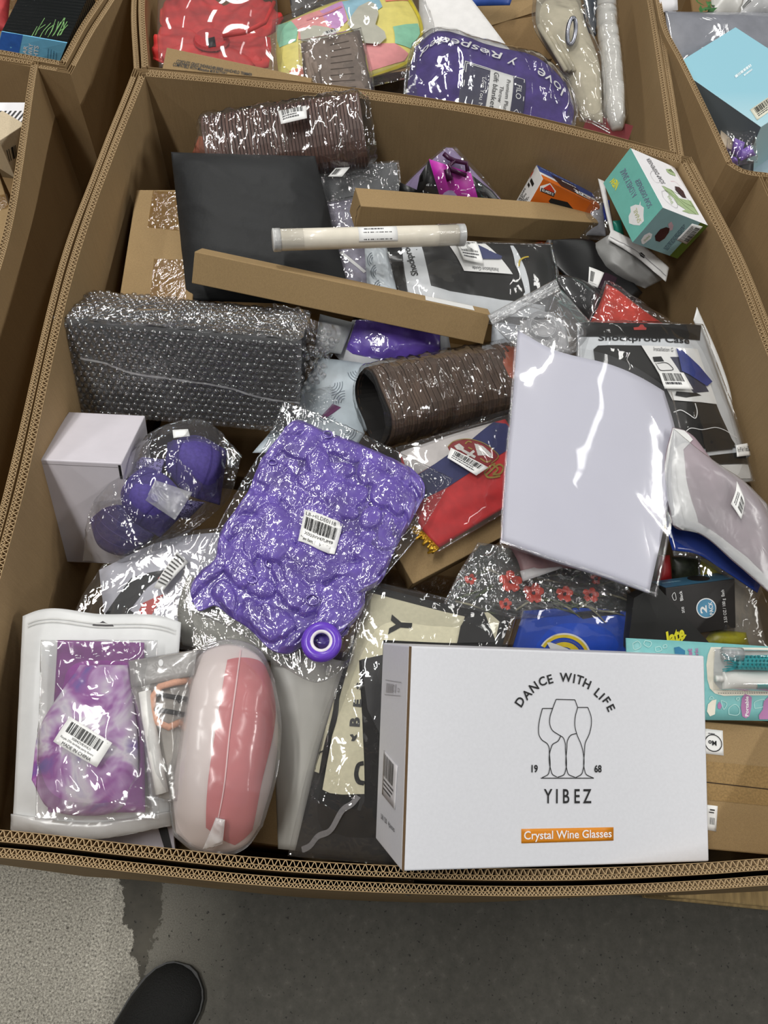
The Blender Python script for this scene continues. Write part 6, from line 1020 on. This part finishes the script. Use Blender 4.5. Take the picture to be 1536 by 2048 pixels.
# cream curtain with grommet
S = Patch([(1166, 235, .735), (1206, 245, .735)], [(1206, 245, .735), (1197, 118, .765), (1168, 36, .79), (1160, -15, .795)], [(1074, -15, .795), (1160, -15, .795)], [(1166, 235, .735), (1127, 138, .76), (1076, 55, .785), (1074, -15, .795)])
t = thing('curtain_pack', 'cream folded curtain with a steel grommet in clear wrap, rear bin', 'curtain', mid((1150, 110, .70))); setdisp(S, pillow(.022, k=3., wr=.003, ws=14, seed=3, wy=.3)); sheet('curtain_cloth', S, mat('cream_cloth', (190, 182, 160), .8, .06, 40), t, 30, 50, th=.004, under=.03)
for k in range(3): tube('fold', [P(1078 + 8 * k, 52 - 5 * k, .79), P(1105 + 9 * k, 95, .785), P(1132 + 8 * k, 142, .772)], .005, mat('cream_cloth', (0, 0, 0)), t, 8)
gc = [P(1143 + 8 * math.cos(q) + 3 * math.sin(q) * -1, 63 + 27 * math.sin(q), .812 - .0006 * 27 * math.sin(q)) for q in np.linspace(0, 2 * math.pi, 26, endpoint=False)]; tube('grommet', gc, .0042, mat('brushed_steel', (150, 152, 162), .25, .06, metal=.9), t, 8, True)
S2 = Patch([(1160, 242, .742), (1212, 252, .742)], [(1212, 252, .742), (1206, 118, .773), (1176, 36, .80), (1168, -15, .805)], [(1066, -15, .805), (1168, -15, .805)], [(1160, 242, .742), (1118, 138, .768), (1068, 55, .795), (1066, -15, .805)]); filmsheet(S2, CLEAR, t, 40, 70, .026, .0025, 30, 5)
# rolled white foam
pts = [P(1212, -20, .765), P(1214, 50, .765), P(1222, 120, .757), P(1228, 190, .748), P(1232, 240, .738), P(1235, 258, .735)]; t = thing('foam_roll', 'white rolled foam in crinkled film beside the curtain', 'roll', mid((1225, 130, .72))); tube('roll_body', pts, [.019, .021, .021, .02, .018, .010], mat('foam_white', (214, 212, 206), .6, .05, 30), t, 18)
A = np.array(pts); cc = curve3(A); U, V = np.meshgrid(np.linspace(0, 1, 70), np.linspace(0, 1, 26), indexing='ij'); q = V * 2 * math.pi; ce_ = cc(U); dx = np.array([1, .02, 0.]); dz = np.array([-.02, -.4, .9]); rr = .0235 + .003 * (ridge(U * 22, V * 8, 3) - .3); rr = rr * np.where(U > .9, 1 - (U - .9) * 5, 1); mesh('plastic_film', (ce_ + (np.cos(q) * rr)[..., None] * dx + (np.sin(q) * rr)[..., None] * dz).reshape(-1, 3), grid_faces(70, 26), WRAP, t, True)
B = box3((1160, 275, .715), (1250, 300, .715), (1166, 226, .735), .03); t = thing('red_book', 'dark red book with a pale page block at the rear bin rim', 'book', B.base()); B.build('pages', mat('page_cream', (200, 196, 182), .8, .05, 200), t, .0005); S = B.face('top'); cv = sheet('cover', S, mat('book_red', (112, 26, 30), .45, .04), t, 2, 2, th=.002, smooth=False, h=.003); lines(S.sub([(1182, 252), (1226, 276), (1230, 268), (1186, 243)], 0), 0, 0, 1, 1, 2, cv, WINK, h=.004)
S = quad((1168, 60, .735), (1205, 80, .735), (1215, -15, .77), (1165, -15, .77)); own(soft('dark_pack', S, cling_mat('slate_cling', (44, 52, 62), 40, .4, .003), None, .006, 16, 16), 'dark blue-black wrapped pack between curtain and foam roll', 'pack')
S = quad((585, 35, .735), (700, 20, .735), (690, -30, .765), (575, -30, .765)); own(soft('dark_clear_pack', S, cling_mat('dark_cling', (70, 66, 64), 36, .5, .003), None, .008, 30, 16, wr=.003, ws=36), 'dark shiny wrapped pack above the pastel tablet case', 'pack')
own(soft('plastic_tray', quad((745, 205, .69), (830, 200, .69), (830, 140, .71), (740, 150, .71)), mat('tray_dark', (62, 48, 34), .6, .08), None, .004, 8, 8), 'dark brown board in the gap left of the purple blanket', 'board')
# ================================================================== bin at far left
G3 = 'cartons low in the side bins'
filler('brown carton under the barcode box in the left edge bin', -1.25, .62, -.75, 1.2, .153, .60, G3); filler('brown carton under the solar lights box', -1.2, 1.36, -.71, 2.2, .153, .60, G3)
B = box3((3, 62, .80), (134, 85, .80), (24, -50, .82), .05); t = thing('solar_light_box', 'black and light blue solar pathway lights box in the far left bin', 'box', B.base())
def ripple():
    m, nt, bs = nodes_of('rippled_black_gloss'); w = nt.nodes.new('ShaderNodeTexWave'); w.wave_type = 'BANDS'; w.bands_direction = 'Y'; w.inputs['Scale'].default_value = 40; w.inputs['Distortion'].default_value = 1.0; lk(nt, coords(nt, (.15, 1, 1)), w.inputs['Vector']); bs.inputs['Base Color'].default_value = (*lin((26, 28, 28)), 1); bs.inputs['Roughness'].default_value = .16; bump(nt, bs, w.outputs[1], .6, .004); return m
bo = B.build('carton', ripple(), t, .001); S = B.face('top'); SF = quad((-12, 122, .745), (113, 138, .745), (134, 86, .801), (3, 63, .801)); fb = sheet('blue_front', SF, mat('solar_sky', (120, 196, 236), .4, .03), t, 4, 4, th=.002, smooth=False); shape('navy_panel', SF, [(-8, 115), (35, 118), (46, 70), (4, 63)], mat('solar_navy', (54, 110, 200), .35, .08), fb, .0008, flat=True)
for s_, x0, x1 in (('SOLAR', 46, 54), ('PATHWAY', 56, 65), ('LIGHTS', 67, 76)): ptext(SF, [(x1 - 4, 140 if s_ != 'SOLAR' else 130), (x1 + 2, 88 if s_ == 'PATHWAY' else 92), (x0 + 2, 86 if s_ == 'PATHWAY' else 90), (x0 - 4, 138 if s_ != 'SOLAR' else 128)], s_, WINK, fb, bold=.02)
lines(SF.sub([(86, 130), (90, 88), (118, 92), (114, 132)], 0), .1, .1, .9, .9, 4, fb, mat('solar_print', (50, 100, 140), .5), fill=.2)
gr = random.Random(2); GRN = mat('grass_print', (110, 160, 90), .4, .2)
for k in range(16): x = 60 + gr.random() * 62; y = 76 - gr.random() * 6; stroke('grass_blade', S, [(x, y), (x + 6, y - 8 - 6 * gr.random()), (x + 8 + 14 * gr.random(), y - 14 - 22 * gr.random())], .0012, GRN, bo)
own(soft('red_pouch', quad((-40, 60, .77), (14, 62, .77), (22, -30, .80), (-30, -30, .80)), mat('coral_red', (196, 70, 72), .5, .1), None, .02, 14, 14), 'coral red pouch left of the solar lights box', 'pouch'); own(soft('grey_red_pack', quad((140, 70, .74), (165, 40, .75), (190, -30, .78), (152, -30, .78)), mat('grey_pack', (150, 140, 138), .4, .2, 20), None, .01, 10, 14), 'grey pack with a red edge right of the solar lights box', 'pack')
# ================================================================== bin at left edge
B = box3((-2, 282, .785), (50, 248, .785), (-60, 262, .785), .075); t = thing('barcode_box', 'pale brown box with a dark barcode in the left edge bin', 'box', B.base()); bo = B.build('carton', cardboard('kraft_light', (206, 190, 162)), t, .001); SF = B.face('front'); L = SF.sub([(18, 323), (37, 311), (34, 287), (12, 300)], .0006); barcode(L, 0, 0, 1, 1, bo, n=5, seed=4)
t = thing('striped_box', 'black and white striped box behind the barcode box', 'box', mid((20, 232, .70))); S = quad((-60, 262, .765), (60, 255, .765), (60, 205, .775), (-60, 205, .775)); sheet('lid', S, WHITE, t, 3, 3, th=.06, smooth=False)
for k in range(12): x = -50 + k * 10; shape('stripe', S, [(x, 258), (x + 4, 258), (x + 34, 222), (x + 30, 222)], INK, t, .0006, flat=True)
B = box3((-120, 520, .70), (40, 480, .70), (-120, 340, .70), .4); t = thing('taped_brown_carton', 'brown carton with shiny tape at the bottom of the left edge bin', 'box', B.base()); bo = B.build('carton', KRAFT2, t, .002); L = B.face('top').sub([(-40, 430), (24, 415), (26, 385), (-40, 400)], .001); sheet('clear_tape', L, TAPE, bo, 20, 10)
# ================================================================== bin at far right
filler('brown carton under the light blue gift box', .62, 1.34, 1.2, 2.2, .153, .58, G3)
def gradbox():
    m, nt, bs = nodes_of('pale_blue_print'); g = nt.nodes.new('ShaderNodeSeparateXYZ'); lk(nt, coords(nt), g.inputs[0]); n = nt.nodes.new('ShaderNodeMath'); n.operation = 'MULTIPLY_ADD'; lk(nt, g.outputs[1], n.inputs[0]); n.inputs[1].default_value = 4.5; n.inputs[2].default_value = -5.55
    lk(nt, ramp(nt, n.outputs[0], [(0, lin((214, 230, 232))), (1, lin((148, 200, 216)))]), bs.inputs['Base Color']); bs.inputs['Roughness'].default_value = .42; return m
B = Box((.5478, 1.2331, .87), (.6841, .4808, .5485), (-.5626, .8264, -.0227), (.125, .1952, .0947)); B = box3((1522, 254, .785), (1650, 170, .81), (1366, 119, .782), .12)
t = thing('blue_gift_box', 'light blue gift box with a barcode label, rightmost bin', 'box', B.base()); bo = B.build('carton', gradbox(), t, .001); S = B.face('top'); SL = B.face('left'); sheet('grey_side', SL, mat('box_side_grey', (112, 124, 134), .5, .04, 10), bo, 2, 2, h=.0004)
for q in ([(1472, 157), (1516, 124), (1513, 119), (1469, 152)],): lines(S.sub(q, 0), 0, 0, 1, 1, 1, bo, mat('white_faint', (228, 240, 244), .5), fill=.9)
lines(S.sub([(1489, 154), (1512, 137), (1510, 133), (1487, 150)], 0), 0, 0, 1, 1, 1, bo, mat('white_faint', (0, 0, 0)), fill=.7); fnsku(S, [(1514, 241), (1565, 205), (1552, 184), (1500, 220)], bo, 21, (.1, .45, .9, .92), 2, m=mat('cream_label', (230, 228, 208), .5, .01))
own(soft('grey_textile_pack', quad((1342, 125, .76), (1580, 130, .76), (1580, 25, .795), (1330, 22, .795)), cling_mat('grey_cling', (132, 134, 142), 24, .35, .003, var=.06), None, .02, 40, 24, wr=.002, ws=12), 'grey folded textile in clear film behind the light blue box', 'textile')
own(soft('small_white_box', quad((1320, 25, .79), (1356, 20, .79), (1354, -20, .81), (1318, -20, .81)), WHITE, None, .002, 4, 4, under=.05), 'small white box at the top corner of the rightmost bin', 'box')
t = thing('artificial_plant', 'green artificial leaves in the rightmost bin', 'plant', mid((1410, 10, .74))); LG = mat('leaf_gloss', (52, 108, 50), .4, .2, 40); r = random.Random(8)
for k in range(16): a0 = P(1395 + 32 * r.random(), 30 - 40 * r.random(), .79); q = r.random() * 6.28; dv = np.array([math.cos(q), math.sin(q), .3]) * .022; sv = np.array([-math.sin(q), math.cos(q), .2]) * .005; mesh('leaf', [a0, a0 + dv * .5 + sv, a0 + dv, a0 + dv * .5 - sv], [(0, 1, 2, 3)], LG, t)
own(soft('white_bowl_pack', quad((1425, 28, .785), (1490, 30, .785), (1490, -30, .81), (1420, -30, .81)), mat('bowl_white', (216, 214, 208), .3, .03), None, .02, 16, 16, k=2.), 'round white wrapped item at the top of the rightmost bin', 'pack'); S = quad((1480, 30, .79), (1580, 30, .79), (1580, -30, .82), (1495, -30, .82)); t = thing('white_label_pack', 'crinkled clear pack with a barcode at the top right corner', 'pack', mid((1520, 0, .75))); soft('pack_body', S, cling_mat('white_cling', (196, 196, 196), 40, .5, .003), t, .012, 24, 16); L = S.sub([(1483, 22), (1505, 2), (1498, -6), (1476, 14)], .001); o = sheet('label', L, PAPER, t, 3, 3); barcode(L, .1, .1, .9, .9, o, n=8, vert=True)
t = thing('purple_silicone_flower', 'purple petal-shaped silicone mould under the light blue box', 'mould', mid((1480, 300, .70))); PS = mat('purple_silicone', (134, 104, 190), .35, .06)
for px in ([(1462, 305, .745), (1480, 318, .745), (1490, 285, .765), (1468, 275, .765)], [(1482, 322, .745), (1512, 310, .745), (1500, 290, .76), (1484, 300, .758)], [(1462, 330, .735), (1476, 330, .735), (1474, 314, .745), (1462, 312, .745)]): soft('petal', quad(*px), PS, t, .010, 16, 16, k=2.)
filmsheet(quad((1452, 335, .745), (1515, 325, .745), (1512, 262, .775), (1455, 262, .775)), CLEAR, t, 30, 30, .014, .003, 50, 3)
own(soft('red_cream_box', quad((1440, 290, .72), (1466, 300, .72), (1464, 268, .73), (1442, 256, .73)), mat('cream_box', (206, 190, 168), .5, .05), None, .001, 4, 4, under=.03), 'cream box corner beside the purple mould', 'box')
B = box3((1505, 400, .63), (1640, 350, .63), (1512, 300, .665), .2); t = thing('second_blue_box', 'pale blue box with a dark edge below the light blue gift box', 'box', B.base()); B.build('carton', mat('pale_blue_card', (166, 194, 208), .45, .03), t, .001)
own(soft('black_white_box', quad((1470, 352, .71), (1506, 352, .71), (1508, 320, .725), (1478, 325, .725)), mat('box_black', (26, 26, 28), .5, .05), None, .001, 4, 4, under=.03), 'black and white box corner below the purple mould', 'box')
# ================================================================== tape on the front sleeve
S = quad((772, 1786, .74), (826, 1792, .74), (828, 1762, .79), (770, 1760, .79)); own(soft('tape_scrap', S, TAPE, None, .002, 20, 16, wr=.002, ws=60), 'clear tape scrap hanging from the front rim of the middle bin', 'tape')

# ================================================================== photographer: shoe, trouser leg and the rest of the figure
t = thing('person', 'person in black clothes standing at the bin, only one black mesh shoe in view', 'person', (-.2, -.42, 0))
SHM = mat('black_mesh_shoe', (24, 24, 23), .75, .15, 500, .9, 420, .0022); SOLE = mat('black_rubber', (16, 16, 16), .5, .1)
def shoe(toe, d):
    d = np.array(d) / np.linalg.norm(d); s_ = np.array([d[1], -d[0]]); prof = ((-.012, .006, .020), (-.009, .022, .026), (-.003, .034, .034), (.008, .045, .044), (.025, .054, .054), (.045, .058, .060), (.08, .058, .068), (.13, .050, .082), (.18, .044, .098), (.24, .042, .098), (.285, .036, .090), (.30, .02, .07))
    V = []; K = 16
    for (x, w, h_) in prof:
        c = np.array(toe) - d * x
        for k in range(K):
            q = math.pi * k / (K - 1); xx = math.cos(q) * w; zz = .012 + (h_ - .012) * math.sin(q)**.7; V.append((c[0] + s_[0] * xx, c[1] + s_[1] * xx, zz))
    n = len(prof); F = [(i * K + k, i * K + k + 1, (i + 1) * K + k + 1, (i + 1) * K + k) for i in range(n - 1) for k in range(K - 1)] + [tuple(range(K))[::-1], tuple((n - 1) * K + k for k in range(K))] + [(i * K, (i + 1) * K, (i + 1) * K + K - 1, i * K + K - 1) for i in range(n - 1)]
    o = mesh('shoe', V, F, SHM, t, True); V = []
    for z in (0, .02):
        for (x, w, h_) in prof:
            c = np.array(toe) - d * (x - (.004 if x < -.01 else 0))
            for sg in (-1, 1): V.append((c[0] + sg * s_[0] * (w + .003), c[1] + sg * s_[1] * (w + .003), z))
    m2 = 2 * n; F = [(2 * i, 2 * i + 1, 2 * i + 3, 2 * i + 2)[::-1] for i in range(n - 1)] + [(m2 + 2 * i, m2 + 2 * i + 1, m2 + 2 * i + 3, m2 + 2 * i + 2) for i in range(n - 1)] + [(2 * i + k, 2 * i + 2 + k, m2 + 2 * i + 2 + k, m2 + 2 * i + k) for i in range(n - 1) for k in (0, 1)] + [(0, 1, m2 + 1, m2), (m2 - 2, m2 - 1, 2 * m2 - 1, 2 * m2 - 2)]
    mesh('sole', V, F, SOLE, o)
shoe(P(372, 1955, .03)[:2], (.52, .85)); shoe((.16, -.30), (.05, 1))
def skin(name, joints, edges, m):
    me = bpy.data.meshes.new(name); me.from_pydata([j[:3] for j in joints], edges, []); o = new_obj(name, me, t); me.materials.append(m)
    sm = o.modifiers.new('skin', 'SKIN'); sm.use_smooth_shade = True
    for i, j in enumerate(joints): v = me.skin_vertices[0].data[i]; v.radius = (j[3], j[4] if len(j) > 4 else j[3]); v.use_root = (i == 0)
    s2 = o.modifiers.new('sub', 'SUBSURF'); s2.levels = 2; s2.render_levels = 2; return o
J = [(-.13, -.50, .95, .15, .11), (-.22, -.50, .86, .095), (-.35, -.42, .50, .072), (-.425, -.42, .12, .062), (-.03, -.50, .86, .095), (.10, -.46, .50, .072), (.155, -.52, .12, .062),
     (-.13, -.51, 1.15, .15, .10), (-.13, -.50, 1.36, .17, .11), (-.13, -.47, 1.50, .06), (-.32, -.49, 1.42, .065), (-.40, -.50, 1.16, .052), (-.31, -.38, .96, .045), (.06, -.49, 1.42, .065), (.14, -.50, 1.16, .052), (.05, -.38, .96, .045)]
skin('clothed_body', J, [(0, 1), (1, 2), (2, 3), (0, 4), (4, 5), (5, 6), (0, 7), (7, 8), (8, 9), (8, 10), (10, 11), (11, 12), (8, 13), (13, 14), (14, 15)], mat('black_clothing', (20, 20, 21), .85, .1, 80))
skin('head', [(-.13, -.46, 1.56, .06), (-.13, -.445, 1.63, .085), (-.13, -.45, 1.72, .088), (-.13, -.335, 1.63, .012), (-.13, -.36, 1.66, .02), (-.225, -.45, 1.65, .014), (-.035, -.45, 1.65, .014)], [(0, 1), (1, 2), (1, 4), (4, 3), (1, 5), (1, 6)], mat('skin_tone', (196, 150, 124), .55, .04))
skin('hair', [(-.13, -.47, 1.77, .085), (-.13, -.52, 1.70, .07), (-.13, -.41, 1.78, .05)], [(0, 1), (0, 2)], mat('dark_hair', (36, 28, 24), .6, .2, 60))
